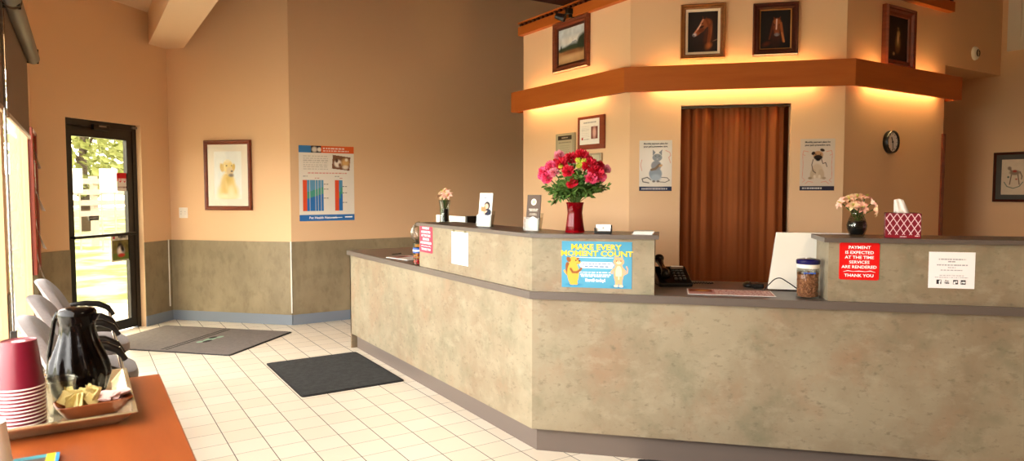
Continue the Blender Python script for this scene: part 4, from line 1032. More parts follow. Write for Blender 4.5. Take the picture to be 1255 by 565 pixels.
k = MB(); k.prism([(.032 * math.cos(a), .013 * math.sin(a)) for a in np.linspace(0, 2 * PI, 25)[:-1]], h - .001, h + .0007, 'white_plastic'); k.build('slot', t)

# ------------------------------------------------------------------ things on the worktop
ZT2 = TC + .0005
def cnt(px, py): return onz(px, py, TC)
# kibble canister with navy lid
p = cnt(992, 366.5); s = depth(p) / F; r = 13 * s; h = 49 * s
t = thing('treat_canister', 'clear canister of brown kibble with a navy lid, on the counter', 'canister', (p.x + S2 * r, p.y + S2 * r, ZT2))
k = MB(); k.lathe([(r * .94, 0), (r, .004), (r, h * .78), (r * .95, h * .80), (r * .93, h * .78), (r * .93, .006), (0, .005)], 'clear_plastic', 40); k.build('clear_wall', t, smooth='auto')
k = MB(); rs = random.Random(9)
k.lathe([(0, .007), (r * .86, .007), (r * .86, h * .60), (0, h * .62)], 'kibble', 32)
for i in range(420):
    a = rs.uniform(0, 2 * PI); k.ball((r * .865 * math.cos(a), r * .865 * math.sin(a), rs.uniform(.012, h * .63)), (rs.uniform(.004, .0065),) * 2 + (rs.uniform(.003, .006),), 'kibble', 6, 4)
o = k.build('kibble', t); o['kind'] = 'stuff'
k = MB(); k.lathe([(r * 1.005, h * .76), (r * 1.02, h * .765), (r * 1.02, h * .86), (r * 1.0, h * .865)], 'white_plastic', 40); k.build('white_collar', t, smooth='auto')
k = MB(); k.lathe([(0, h * .86), (r * 1.03, h * .86), (r * 1.08, h * .88), (r * 1.08, h * .955), (r * 1.0, h * .98), (r * .6, h), (0, h)], 'navy_lid', 40); k.box(-.02, -.006, h, .02, .006, h + .004, 'white_plastic', .002); k.build('lid', t, smooth='auto')
k = MB(); k.lathe([(r * 1.004, h * .60), (r * 1.006, h * .60), (r * 1.006, h * .70), (r * 1.004, h * .70)], 'clear_plastic', 40, cap=False); lb = k.build('label_band', t)
k = MB(); [k.box(-.030 + .012 * i_, -.0006, -.004, -.0215 + .012 * i_, 0, .004, 'blue_label') for i_ in range(5)]; k.build('label_print', t, loc=(-S2 * r * 1.03, -S2 * r * 1.03, h * .65), rotz=RR)
# round black speaker behind it
p = cnt(1006, 362)
t = thing('black_speaker', 'round black speaker half hidden behind the kibble canister', 'speaker', (p.x + .16, p.y + .03, ZT2), RR)
k = MB(); k.ball((0, 0, .075), (.035, .03, .075), 'black_plastic', 24, 14); k.build('shell', t, smooth=True)
k = MB(); k.lathe([(.03, 0), (.03, .008), (.02, .012)], 'white_plastic', 24); k.build('foot', t)
# white monitor seen from behind
pa = cnt(943, 357); s = depth(pa) / F
bl_ = cnt(942.5, 357.2)
W_, H_ = .42, 72 * depth(bl_) / F
t = thing('computer_monitor', 'white flat-backed computer monitor turned from view, its back to the counter front', 'monitor', (bl_.x + .21 * S2 + .03, bl_.y - .21 * S2 + .03, ZT2), RR)
lean = .16
sk = 10 * depth(bl_) / F
k = MB(); vs = []
for y_ in (0, .03):
    vs += [(-W_ / 2, y_, .006), (W_ / 2, y_, .006), (W_ / 2, y_ + lean * H_ * .6, H_), (-W_ / 2 + sk, y_ + lean * H_ * .6, H_)]
k.add(vs, [(0, 1, 2, 3), (7, 6, 5, 4), (0, 4, 5, 1), (1, 5, 6, 2), (2, 6, 7, 3), (3, 7, 4, 0)], 'white_casing'); k.build('casing', t, bevel=.003)
k = MB(); k.box(-.02, -.0015 + lean * .6 * .065, .063, W_ / 2 - .02, .004 + lean * .6 * .065, .0655, 'paper_grey'); k.build('seam', t)
k = MB(); k.box(-W_ / 2 + .03, .035, 0, W_ / 2 - .03, .16, .008, 'grey_metal', .003); k.build('foot', t)
# black cable arching from under the monitor
a_, b_ = cnt(941, 353), cnt(981, 358)
mid = (a_ + b_) / 2
k = MB(); pts = []
for f, px, py in ((0, 936, 356), (.15, 943, 348), (.3, 950, 342), (.45, 957, 341), (.6, 964, 345), (.8, 973, 351), (1, 981, 357)):
    q = online(px, py, (bl_.x - .03, bl_.y - .03), D2); pts.append((q.x, q.y, max(q.z, TC + .004)))
sp = []
for i in range(len(pts) - 1):
    for f in np.linspace(0, 1, 5)[:-1]:
        P = [Vector(pts[max(i - 1, 0)]), Vector(pts[i]), Vector(pts[i + 1]), Vector(pts[min(i + 2, len(pts) - 1)])]
        sp.append(.5 * ((2 * P[1]) + (P[2] - P[0]) * f + (2 * P[0] - 5 * P[1] + 4 * P[2] - P[3]) * f * f + (-P[0] + 3 * P[1] - 3 * P[2] + P[3]) * f ** 3))
sp.append(Vector(pts[-1])); k.tube(sp, .0028, 'black_plastic', 8)
tag(k.build('cable', smooth=True), 'thin black cable arching in front of the white monitor', 'cable')
# open leaflet lying on the counter
q = [cnt(842, 354.5), cnt(930, 357), cnt(943, 366), cnt(843, 363.5)]
c_ = (cnt(842, 354) + cnt(942, 366)) / 2
t = thing('leaflet', 'wide brown and pink printed leaflet lying flat in the counter gap', 'leaflet', (c_.x + .03, c_.y + .0, ZT2), RR)
o = paint('printed_sheet', .44, .20, '#b9827a', [('r', .02, .45, .3, .97, '#7a2f18'), ('e', .18, .65, .08, .06, 0, '#c98a3a', .6)] + [('g', .33, .97, .12 + .11 * i, .05, '#ead9d0', i) for i in range(8)] + [('r', 0, 0, 1, .04, '#e6dcd2'), ('r', 0, 0, .012, 1, '#e6dcd2'), ('r', .988, 0, 1, 1, '#e6dcd2'), ('r', 0, .96, 1, 1, '#e6dcd2')], 110, t, thick=.002); o.rotation_euler = (-PI / 2, 0, 0); o.location = (0, 0, .0035)
# desk telephone
q = online(824, 345, cR(0, .44), D2); p = Vector((q.x, q.y, ZT2))
t = thing('desk_phone', 'black desk telephone with handset beside the end of the left ledge', 'telephone', (p.x, p.y, ZT2), RR + .25); t.scale = (.95,) * 3
k = MB(); k.add([(-.10, -.09, 0), (.10, -.09, 0), (.10, .11, 0), (-.10, .11, 0), (-.10, -.09, .022), (.10, -.09, .022), (.10, .08, .105), (-.10, .08, .105), (-.10, .11, .10), (.10, .11, .10)], [(3, 2, 1, 0), (0, 1, 5, 4), (4, 5, 6, 7), (7, 6, 9, 8), (8, 9, 2, 3), (1, 2, 9, 6, 5), (0, 4, 7, 8, 3)], 'phone_black'); ph = k.build('base', t, bevel=.005)
k = MB()
for i in range(4):
    for j in range(3): 
        y = -.06 + i * .026; z = .022 + (y + .09) / .17 * .083; k.box(.0 + j * .026, y, z, .018 + j * .026, y + .015, z + .012, 'black_plastic', .002)
k.box(.0, .045, .09, .08, .075, .108, 'grey_metal', .002); k.build('keypad', t)
k = MB(); k.tube([(-.062, -.085, .055), (-.062, -.07, .085), (-.062, -.03, .098), (-.062, .03, .118), (-.062, .075, .142), (-.062, .10, .150)], [.024, .026, .017, .016, .024, .030], 'phone_black', 14); k.ball((-.062, .085, .155), (.030, .032, .026), 'phone_black', 16, 10); k.ball((-.062, -.07, .075), (.027, .03, .02), 'phone_black', 16, 10); k.build('handset', t, smooth=True)
k = MB(); pts = [(.10 + .004 * i + .0, -.03 + .012 * math.sin(i * .12), .010 + .006 * abs(math.sin(i * .8))) for i in range(36)]; k.tube(pts, .0045, 'phone_black', 6); k.build('coiled_cord', t, smooth=True)
# small black gadgets
p = cnt(918, 352); t = thing('computer_mouse', 'small black computer mouse behind the printed leaflet', 'mouse', (p.x + .02, p.y + .02, ZT2), RR)
k = MB(); k.ball((0, 0, .010), (.033, .05, .02), 'black_plastic', 20, 10); k.build('shell', t, smooth=True)
k = MB(); k.tube([(0, -.04, .022), (0, -.034, .03), (0, -.026, .028)], .003, 'grey_metal', 8); k.build('scroll_wheel', t)
p = cnt(934, 354); t = thing('card_reader', 'small black card reader at the foot of the white monitor', 'card reader', (p.x + .01, p.y + .05, ZT2), RR + .3)
k = MB(); k.box(-.03, -.045, 0, .03, .045, .026, 'black_plastic', .006); k.build('shell', t)
k = MB(); k.box(-.02, -.0, .026, .02, .03, .0275, 'grey_metal'); k.build('screen', t)
# left end of the worktop
p = cnt(505, 325); s = depth(p) / F; r = 6.5 * s
t = thing('treat_jar', 'small clear jar of orange treats with a crinkled bag top, at the left ledge end', 'jar', (p.x + r + .012, p.y + .0, ZT2))
h = 27 * s
k = MB(); k.lathe([(r, 0), (r, h), (r * .95, h), (r * .95, .004), (0, .004)], 'clear_plastic', 28); k.build('clear_wall', t, smooth='auto')
k = MB(); rs = random.Random(4)
for i in range(60): a = rs.uniform(0, 2 * PI); q_ = rs.uniform(.2, .82); k.ball((r * q_ * math.cos(a), r * q_ * math.sin(a), rs.uniform(.008, h * .55)), rs.uniform(.005, .008), 'orange_card' if i % 3 else 'bloom_red', 7, 5)
o = k.build('treats', t, smooth=True); o['kind'] = 'stuff'
k = MB(); k.lathe([(r * 1.01, h * .55), (r * 1.015, h * .56), (r * 1.015, h * .78), (r * 1.01, h * .79)], 'blue_label', 28, cap=False); k.lathe([(r * 1.02, h * .63), (r * 1.022, h * .63), (r * 1.022, h * .70), (r * 1.02, h * .70)], 'white_print', 28, cap=False); k.build('label', t)
k = MB(); rs = random.Random(8); n = 20; vs = []; fs = []; rings = [(.98, h), (.6, h + 2 * s), (1.1, h + 7 * s), (1.35, h + 13 * s), (1.1, h + 19 * s), (.5, h + 24 * s), (.15, h + 26 * s)]
for (f, z) in rings:
    for i in range(n): a = 2 * PI * i / n; q_ = r * f * (1 + rs.uniform(-.22, .22)); vs.append((q_ * math.cos(a), q_ * math.sin(a), z + rs.uniform(-1, 1) * s))
for j in range(len(rings) - 1):
    for i in range(n): q_ = (i + 1) % n; fs.append((j * n + i, j * n + q_, (j + 1) * n + q_, (j + 1) * n + i))
k.add(vs, fs, 'bag_plastic'); k.build('crinkled_bag', t)
p = cnt(487, 317.5); t = thing('magazine', 'open pink and white magazine lying at the left end of the worktop', 'magazine', (p.x + .10, p.y + .02, ZT2), RL + .2)
o = paint('cover', .30, .22, '#ded2c6', [('r', .04, .1, .4, .9, '#b0716a'), ('e', .22, .5, .12, .12, 0, '#6d3a30', .5)] + [('g', .48, .95, .15 + .1 * i, .04, '#a89c92', i) for i in range(8)], 60, t, thick=.004); o.rotation_euler = (-PI / 2, 0, 0); o.location = (0, 0, .0055)
k = MB(); k.box(-.14, -.105, 0, .14, .105, .0012, 'paper'); k.build('pages', t)
p = cnt(497, 306); t = thing('orange_box', 'flat orange box lying behind the jar with the crinkled bag', 'box', (p.x + .20, p.y + .02, ZT2), RL)
k = MB(); k.box(-.10, -.05, 0, .10, .05, .03, 'orange_card', .003); k.build('carton', t); k = MB(); k.box(-.102, -.052, .022, .102, .052, .035, 'orange_card', .003); k.build('lid', t)
p = cnt(478, 314); t = thing('pen', 'black pen lying across the magazine edge at the left end of the worktop', 'pen', (p.x + .10, p.y + .10, ZT2 + .004), .5)
k = MB(); k.tube([(-.065, 0, .002), (-.055, 0, .002), (.06, 0, .002)], [.001, .004, .004], 'black_plastic', 10); k.build('barrel', t, smooth='auto'); k = MB(); k.box(.03, -.001, .006, .062, .001, .009, 'grey_metal'); k.build('clip', t)
# black mat at the foot of the right run
q = onz(782, 559, 0)
sm_ = (Vector((q.x, q.y)) - c0).dot(Vector(D2))
t = cR(sm_ + .75, -.26)
floor_mat('floor_mat', 'black floor mat against the kick band in front of the right run of the counter', (t[0], t[1]), 1.5, .62, -PI / 4, 'mat_black')
# ================================================================== RECEPTION WALLS
MOULD = lambda bw, d: [(0, 0), (0, -d * .7), (bw * .18, -d), (bw * .45, -d * .8), (bw * .7, -d * .85), (bw, -d * .45), (bw, 0)]
def framed(wall, px, name, label, cat, fm, bw, strokes, base, nx, mat_w=0, liner=None, m='painting', d=.03, ratio=None, glass=False, matcol='#e9e2d0', tilt=0.0):
    p, w, h = wall.rect(*px, off=.003)
    t = thing(name, label, cat, p, wall.rot)
    k = MB(); k.frame(w, h, MOULD(bw, d), fm); k.build('frame', t)
    iw, ih = w - 2 * bw + .004, h - 2 * bw + .004
    k = MB(); k.box(-iw / 2, -.010, -ih / 2, iw / 2, -.001, ih / 2, 'paper_grey'); k.build('backing', t)
    if liner:
        lw = liner[1]; k = MB(); k.frame(iw, ih, [(0, -.010), (0, -d * .5), (lw * .8, -d * .42), (lw, -.012), (lw, -.010)], liner[0]); k.build('liner', t); iw -= 2 * lw; ih -= 2 * lw
    if mat_w:
        k = MB(); k.frame(iw, ih, [(0, -.0105), (0, -.013), (mat_w, -.013), (mat_w + .002, -.0115), (mat_w + .002, -.0105)], M_mat(matcol)); k.build('mount', t); iw -= 2 * mat_w; ih -= 2 * mat_w
    paint('picture', iw, ih, base, strokes, nx, t, y=-.0112, m=m)
    if glass:
        k = MB(); k.box(-w / 2 + bw - .002, -.018, -h / 2 + bw - .002, w / 2 - bw + .002, -.016, h / 2 - bw + .002, 'picture_glass'); k.build('glazing', t)
    return t, w, h
def M_mat(c):
    n = 'mount_' + c[1:]
    if n not in M: mat(n, c, .8)
    return n
# labrador watercolour on the angled wall
Y1, Y2, Y3 = '#e9d48f', '#d9b968', '#f3e6bd'
dog = [('e', .5, .5, .6, .8, 0, '#dfe6e2', 1.0), ('n', .05, 10, 1), ('e', .50, .15, .38, .34, 0, Y1, .35), ('e', .50, .34, .26, .34, 0, Y1, .3), ('e', .36, .20, .1, .3, 10, Y2, .8), ('e', .62, .12, .12, .25, 0, Y3, .8), ('e', .50, .42, .17, .2, 0, Y2, .8), ('e', .5, .68, .2, .2, 0, Y1, .2), ('e', .29, .66, .07, .15, 14, Y2, .3), ('e', .71, .66, .055, .13, -10, Y2, .3), ('e', .58, .58, .13, .15, -8, '#ddc79a', .35), ('e', .62, .50, .10, .06, 0, '#8f8478', .6), ('e', .645, .585, .045, .03, 0, '#6a6058', .4), ('e', .46, .70, .025, .02, 0, '#3a3129', .3), ('e', .64, .70, .02, .018, 0, '#3a3129', .3), ('e', .5, .79, .1, .06, 0, Y3, .9), ('e', .5, .06, .45, .1, 0, Y3, .8)]
framed(w_ang, (251.5, 172, 309, 257.5), 'framed_portrait', 'brown-framed watercolour of a yellow labrador on the pale angled wall', 'picture', 'frame_wood', .045, dog, '#eef0e8', 80, mat_w=.075, m='print_matte', glass=True)
# electrical outlet
p, w, h = w_ang.rect(219.5, 254.5, 230.5, 267)
t = thing('wall_outlet', 'cream double outlet plate low on the angled wall', 'outlet', p, w_ang.rot)
k = MB(); k.box(-.055, -.006, -.058, .055, 0, .058, 'white_plastic', .003); k.build('plate', t)
for x in (-.025, .025):
    k = MB(); k.box(x - .014, -.009, -.03, x + .014, -.006, .03, 'white_plastic', .002)
    for z in (-.012, .014):
        k.box(x - .006, -.0095, z - .004, x - .004, -.009, z + .004, 'dark_print'); k.box(x + .004, -.0095, z - .004, x + .006, -.009, z + .004, 'dark_print')
    k.build('socket', t)
# pet health chart poster on the far wall
BL, OR = '#2f6fb2', '#e2632c'
st = [('r', 0, .905, .215, 1, '#3f7fb8'), ('r', .215, .905, .40, 1, '#3a3230'), ('e', .28, .95, .05, .05, 0, '#d9cdbd', .5), ('e', .37, .95, .04, .04, 0, '#ece2d2', .4), ('r', .40, .905, 1, 1, OR), ('g', .43, .82, .968, .018, '#f6e4d8', 41), ('g', .43, .90, .935, .018, '#f6e4d8', 42), ('r', 0, 0, 1, .085, BL)]
st += [('g', .08, .52, .86 - .028 * i, .011, '#bdb6a8', i) for i in range(7)]
st += [('p', [(.61, .885), (.935, .855), (.915, .675), (.59, .70)], '#7a5238'), ('e', .70, .77, .07, .07, 0, '#efe4d4', .4), ('e', .68, .81, .03, .04, 0, '#5a3a28', .5), ('e', .74, .75, .03, .04, 0, '#7a4a2a', .6), ('e', .84, .78, .08, .08, 0, '#d9a868', .6), ('e', .86, .82, .03, .03, 0, '#f0e2c8', .5), ('e', .84, .72, .06, .04, 0, '#e8d8c0', .6)]
st += [('g', .16, .86, .638, .013, '#d98a80', 11), ('g', .07, .15, .595, .013, '#8a857d', 12), ('g', .64, .72, .595, .013, '#8a857d', 13), ('g', .28, .36, .57, .01, '#c07870', 14), ('g', .73, .78, .57, .01, '#c07870', 15)]
def bars(u0, u1, n):
    o_ = [('r', u0, .135, u0 + .075, .545, '#e0532c')]; W_ = (u1 - u0 - .075) / n
    for i in range(n):
        a = u0 + .075 + i * W_; g = .30 + .06 * i / max(1, n - 1)
        o_ += [('r', a, .135, a + W_ * .9, .545, '#5f97b8'), ('r', a, .135, a + W_ * .9, g + .09, '#4c9a86'), ('r', a, .135, a + W_ * .9, g, '#2f72b4')]
    return o_
st += bars(.065, .44, 6) + bars(.64, .785, 2)
st += [('g', .44, .52, z, .010, '#5a5650', 3) for z in (.49, .425, .305)] + [('g', .785, .86, z, .010, '#5a5650', 3) for z in (.46, .375, .245)]
t, w, h = sheet_on(w_far, (366.5, 179, 434, 270.5), 'poster', 'pet health chart poster with orange and blue bars on the far wall', 'poster', '#e9e2d4', st, 150)
text('Pet Health Network', h * .045, 'white_print', t, (-.33 * w, -.0018, -.458 * h), align='LEFT', bold=.0006, width=w / h * 1.35)
k = MB(); k.box(.32 * w, -.002, -.462 * h, .46 * w, -.0012, -.445 * h, 'white_print'); k.box(.08 * w, -.002, -.463 * h, .27 * w, -.0012, -.455 * h, 'white_print'); k.build('small_print', t)

# wooden light cove round the reception walls
FZ0, FZ1, FD = 2.245, 2.445, .105
def rpt(i, off, ext=0):     # offset polyline of the reception walls
    n = [w_rl.n, w_rc.n, w_rr.n]
    if i == 0: q = Vector(CORN[0]) + n[0] * off - w_rl.e * ext
    elif i == 3: q = Vector(CORN[3]) + n[2] * off + w_rr.e * ext
    else:
        a, b_ = n[i - 1], n[i]; bis = (a + b_); q = Vector(CORN[i]) + bis * (off / (1 + a.dot(b_)))
    return (q.x, q.y)
t = thing('light_cove', 'orange-brown wooden light cove running round the reception walls', 'light cove')
for i in range(3):
    k = MB(); e0, e1 = (.07 if i == 0 else 0), (.085 if i == 2 else 0)
    k.prism([rpt(i, FD, e0), rpt(i + 1, FD, e1), rpt(i + 1, FD - .02, e1), rpt(i, FD - .02, e0)], FZ0, FZ1, 'fascia_wood')
    k.build('fascia_board', t)
    k = MB(); k.prism([rpt(i, FD - .02, e0), rpt(i + 1, FD - .02, e1), rpt(i + 1, .075, e1), rpt(i, .075, e0)], FZ0 + .0, FZ0 + .015, 'fascia_wood'); k.build('lower_lip', t)
for i, (q, e) in enumerate(((0, .07), (3, .085))):
    w_ = (w_rl, w_rr)[i]; k = MB(); sg = -1 if i == 0 else 1
    a, b_ = rpt(q, FD - .02, e), rpt(q, -.03, e); a2, b2 = rpt(q, FD - .02, e - .02), rpt(q, -.03, e - .02)
    k.prism([a, b_, b2, a2], FZ0, FZ1, 'fascia_wood'); k.build('end_return', t)
def cove_lamp(wall, s0, s1, label):
    t = thing('fluorescent_batten', label, 'light', wall.at(s0, 0, 0), wall.rot)
    L = s1 - s0; zc = FZ0 + .085
    k = MB(); k.box(0, -.03, zc - .012, L, -.002, zc + .012, 'white_plastic', .002); k.build('batten', t)
    k = MB(); k.tube([(.02, -.044, zc), (L - .02, -.044, zc)], .011, 'tube_glow', 12); k.build('tube', t, smooth='auto')
    for x in (.008, L - .008):
        k = MB(); k.box(x - .008, -.056, zc - .014, x + .008, -.028, zc + .014, 'white_plastic', .002); k.build('lamp_holder', t)
cove_lamp(w_rl, .12, 1.30, 'glowing tube light inside the left arm of the wooden cove, above the plaques')
cove_lamp(w_rc, .18, 1.45, 'glowing tube light inside the middle of the wooden cove, above the curtain')
cove_lamp(w_rr, .20, 1.36, 'glowing tube light inside the right arm of the wooden cove, above the clock')

# trim and little block row along the top of the reception walls
TZ0 = 3.015
t = bpy.data.objects.new('trim_8', None); C.objects.link(t); struct(t)
for i in range(3):
    e0, e1 = (.02 if i == 0 else 0), (.02 if i == 2 else 0)
    k = MB(); k.prism([rpt(i, .055, e0), rpt(i + 1, .055, e1), rpt(i + 1, -.12, e1), rpt(i, -.12, e0)], TZ0, TZ0 + .085, 'fascia_wood'); k.build('cap_board', t)
    if i != 1:
        w_ = (w_rl, None, w_rr)[i]; off = .055
        for q in range(22):
            sc_ = .02 + q * .073
            if sc_ > w_.L: break
            p_ = w_.at(sc_, TZ0 + .085, .035); k = MB(); k.box(-.016, -.016, 0, .020, .016, .030, 'frame_dark'); k.build('block', t, loc=p_, rotz=w_.rot)
        k = MB(); p_ = w_.at(0, TZ0 + .115, .035); k.box(-.02, -.022, 0, w_.L + .02, .03, .014, 'fascia_wood'); k.build('top_rail', t, loc=p_, rotz=w_.rot)
# clip spotlight on the cap
p, w, h = w_rl.rect(685, 12, 703, 25, off=.08)
t = thing('spotlight', 'small black clip-on spotlight on the cap board above the mountain picture', 'spotlight', p, w_rl.rot)
k = MB(); k.lathe([(.012, -.05), (.026, -.045), (.032, .0), (.036, .045), (.030, .045), (.02, -.03)], 'black_metal', 24); o = k.build('lamp_head', t, smooth='auto'); o.rotation_euler = (math.radians(-110), 0, math.radians(-50)); o.location = (-.05, -.03, -.01)
k = MB(); k.lathe([(0, .036), (.030, .036), (.03, .038), (0, .038)], 'chrome', 20); g_ = k.build('reflector', t); g_.rotation_euler = o.rotation_euler; g_.location = o.location
k = MB(); k.tube([(-.02, -.01, .0), (.03, .01, .03)], .009, 'black_metal', 10); k.build('arm', t)
k = MB(); k.box(.02, -.03, -.0, .07, .03, .05, 'black_metal', .006); k.box(.03, -.0, -.03, .06, .05, .0, 'black_metal', .004); k.build('clamp', t)

# paintings above the cove
mtn = [('r', 0, .45, 1, 1, '#b9c6cc'), ('e', .4, .95, .7, .3, 0, '#cdd2cf', 1), ('e', .5, .62, .6, .12, 0, '#dcd9cc', .9), ('p', [(.28, .47), (.50, .55), (.60, .68), (.64, .66), (.74, .55), (.9, .48)], '#9aa2a6'), ('p', [(.54, .59), (.60, .68), (.64, .66), (.68, .61), (.62, .60)], '#e8e6e0'), ('r', 0, 0, 1, .40, '#b98d5a'), ('n', .35, 12, 2), ('e', .2, .40, .3, .06, 0, '#2f3a26', .5), ('e', .55, .42, .4, .09, 0, '#35402a', .5), ('e', .9, .50, .18, .2, 0, '#28331f', .4), ('e', .98, .58, .1, .16, 0, '#222b1a', .5), ('e', .1, .44, .03, .09, 0, '#27301d', .4), ('e', .5, .30, .5, .06, 0, '#8a5a34', .8), ('e', .4, .14, .5, .08, 0, '#d0a878', .9)]
framed(w_rl, (680.5, 23.5, 723.5, 86), 'framed_painting', 'framed mountain landscape painting above the cove', 'picture', 'frame_wood', .055, mtn, '#b9c6cc', 90, liner=('frame_dark', .02), d=.04)
hz = [('n', .5, 6, 3), ('e', .6, .5, .6, .6, 0, '#2c211c', 1), ('e', .68, .30, .17, .5, -6, '#4a2413', .5), ('e', .74, .42, .06, .40, -8, '#a0552a', .7), ('e', .60, .72, .2, .14, 20, '#8a4420', .35), ('p', [(.52, .82), (.66, .80), (.70, .66), (.52, .52), (.30, .40), (.20, .40), (.18, .46), (.26, .52), (.38, .66)], '#8e4a26'), ('l', [(.50, .80), (.40, .66), (.30, .55), (.22, .47)], .035, '#c98a64'), ('l', [(.42, .68), (.32, .56)], .018, '#ecd0b4'), ('e', .22, .43, .07, .06, 20, '#cfc6c4', .7), ('e', .19, .41, .04, .03, 0, '#6a5f60', .6), ('e', .45, .54, .12, .08, 25, '#6a3016', .5), ('e', .46, .62, .09, .04, 25, '#2a120a', .5), ('e', .48, .71, .026, .018, 0, '#0e0806', .3), ('p', [(.48, .82), (.475, .91), (.535, .84)], '#5a2a14'), ('p', [(.58, .81), (.62, .88), (.65, .79)], '#5a2a14'), ('l', [(.62, .80), (.72, .60), (.73, .40), (.68, .2)], .05, '#7a3a1a'), ('e', .68, .14, .14, .1, 30, '#b0612c', .7), ('e', .93, .28, .1, .02, 20, '#7a5a48', .6), ('e', .45, .12, .2, .18, 0, '#25160f', .8)]
framed(w_rc, (834, 5.5, 889, 73), 'framed_painting', 'framed painting of a chestnut horse head turned sideways, lighter oak frame', 'picture', 'frame_oak', .042, hz, '#1d1613', 100, liner=('frame_liner', .02), d=.04)
hf = [('n', .5, 6, 5), ('e', .5, .5, .6, .5, 0, '#1c1310', 1), ('e', .52, .40, .18, .46, 0, '#3a1a0d', .5), ('e', .55, .60, .15, .24, 0, '#7a3c1c', .4), ('e', .55, .70, .13, .12, 0, '#9a5228', .5), ('l', [(.54, .76), (.535, .62), (.53, .5)], .028, '#e0c8b0'), ('e', .55, .42, .09, .10, 0, '#8a4a28', .5), ('e', .55, .36, .085, .06, 0, '#8a8484', .6), ('e', .52, .37, .018, .014, 0, '#1a1210', .4), ('e', .59, .37, .018, .014, 0, '#1a1210', .4), ('e', .46, .62, .02, .022, 0, '#120806', .4), ('e', .63, .62, .02, .022, 0, '#120806', .4), ('p', [(.44, .74), (.43, .84), (.50, .78)], '#6a3016'), ('p', [(.60, .78), (.67, .84), (.66, .73)], '#6a3016'), ('l', [(.42, .66), (.36, .45), (.30, .25)], .04, '#5a2812'), ('l', [(.68, .66), (.72, .45), (.78, .18)], .055, '#a0552a'), ('l', [(.72, .40), (.80, .16)], .03, '#c07a44'), ('e', .2, .12, .15, .08, 20, '#5a2412', .8), ('e', .5, .12, .16, .14, 0, '#2a130c', .7)]
framed(w_rc, (922.5, 4, 978, 68.5), 'framed_painting', 'framed painting of a horse facing forward, dark reddish frame', 'picture', 'frame_dark', .052, hf, '#120d0b', 100, liner=('frame_gilt', .008), d=.04)
dk = [('n', .6, 8, 6), ('e', .5, .5, .5, .5, 0, '#3a2416', 1), ('e', .5, .40, .14, .24, 0, '#8a6a3a', .6), ('e', .52, .62, .09, .1, 0, '#b08a50', .6), ('e', .50, .5, .05, .16, 0, '#d9bc84', .7), ('e', .48, .24, .1, .1, 0, '#6a4a28', .7), ('e', .5, .74, .05, .04, 0, '#8a6a40', .6), ('e', .3, .14, .06, .05, 0, '#b89868', .6)]
framed(w_rr, (1080.5, 9.5, 1116.5, 86), 'framed_painting', 'framed dim painting of a standing pale animal above the right arm of the cove', 'picture', 'frame_wood', .05, dk, '#20140d', 80, liner=('frame_wood', .03), d=.05)
# plaques on the left wall
p, w, h = w_rl.rect(710, 142, 742.5, 183)
t = thing('certificate_plaque', 'red-brown wooden plaque carrying a white certificate, below the cove', 'plaque', p, w_rl.rot)
k = MB(); k.box(-w / 2, -.022, -h / 2, w / 2, 0, h / 2, 'plaque_wood', .006); k.build('board', t)
paint('certificate', w * .74, h * .76, '#ece6da', [('g', .2, .85, .86, .05, '#8f8a84', 1)] + [('g', .1, .5, .72 - .07 * i, .02, '#bdb7ad', i) for i in range(7)] + [('r', .58, .2, .92, .68, '#7a4034'), ('e', .75, .45, .1, .2, 0, '#d9a898', .6), ('r', .1, .18, .18, .28, '#b83a30'), ('g', .22, .5, .2, .03, '#9a948a', 9)], 70, t, y=-.0235, cx=-w * .03, cz=h * .03)
p, w, h = w_rl.rect(683, 163.5, 706, 196)
t = thing('award_plaque', 'grey-gold engraved plaque with a dark heading, left of the wooden certificate plaque', 'plaque', p, w_rl.rot)
k = MB(); k.box(-w / 2, -.02, -h / 2 - .06, w / 2, 0, h / 2, 'plaque_grey', .004); k.build('board', t)
paint('engraved_plate', w * .80, h * 1.1, '#b5a888', [('r', .04, .80, .96, .95, '#3e3328'), ('g', .3, .7, .875, .04, '#d9cdb0', 1), ('g', .1, .9, .72, .03, '#5a5040', 2)] + [('g', .2, .8, .6 - .07 * i, .015, '#8a7e64', i) for i in range(6)], 60, t, y=-.0212, cz=-.02, m='print_gloss')
p, w, h = w_rl.rect(717, 188, 738.5, 236)
t = thing('award_plaque', 'pale silver plaque half hidden behind the bouquet', 'plaque', p, w_rl.rot)
k = MB(); k.box(-w / 2, -.02, -h / 2, w / 2, 0, h / 2, 'silver_plate', .004); k.build('board', t)
paint('engraved_plate', w * .84, h * .9, '#c2b698', [('e', .45, .8, .25, .18, 0, '#d8d0bc', .5), ('e', .45, .8, .14, .10, 0, '#a89c80', .5)] + [('g', .15, .85, .55 - .06 * i, .015, '#94886c', i) for i in range(6)], 50, t, y=-.0212, m='print_gloss')
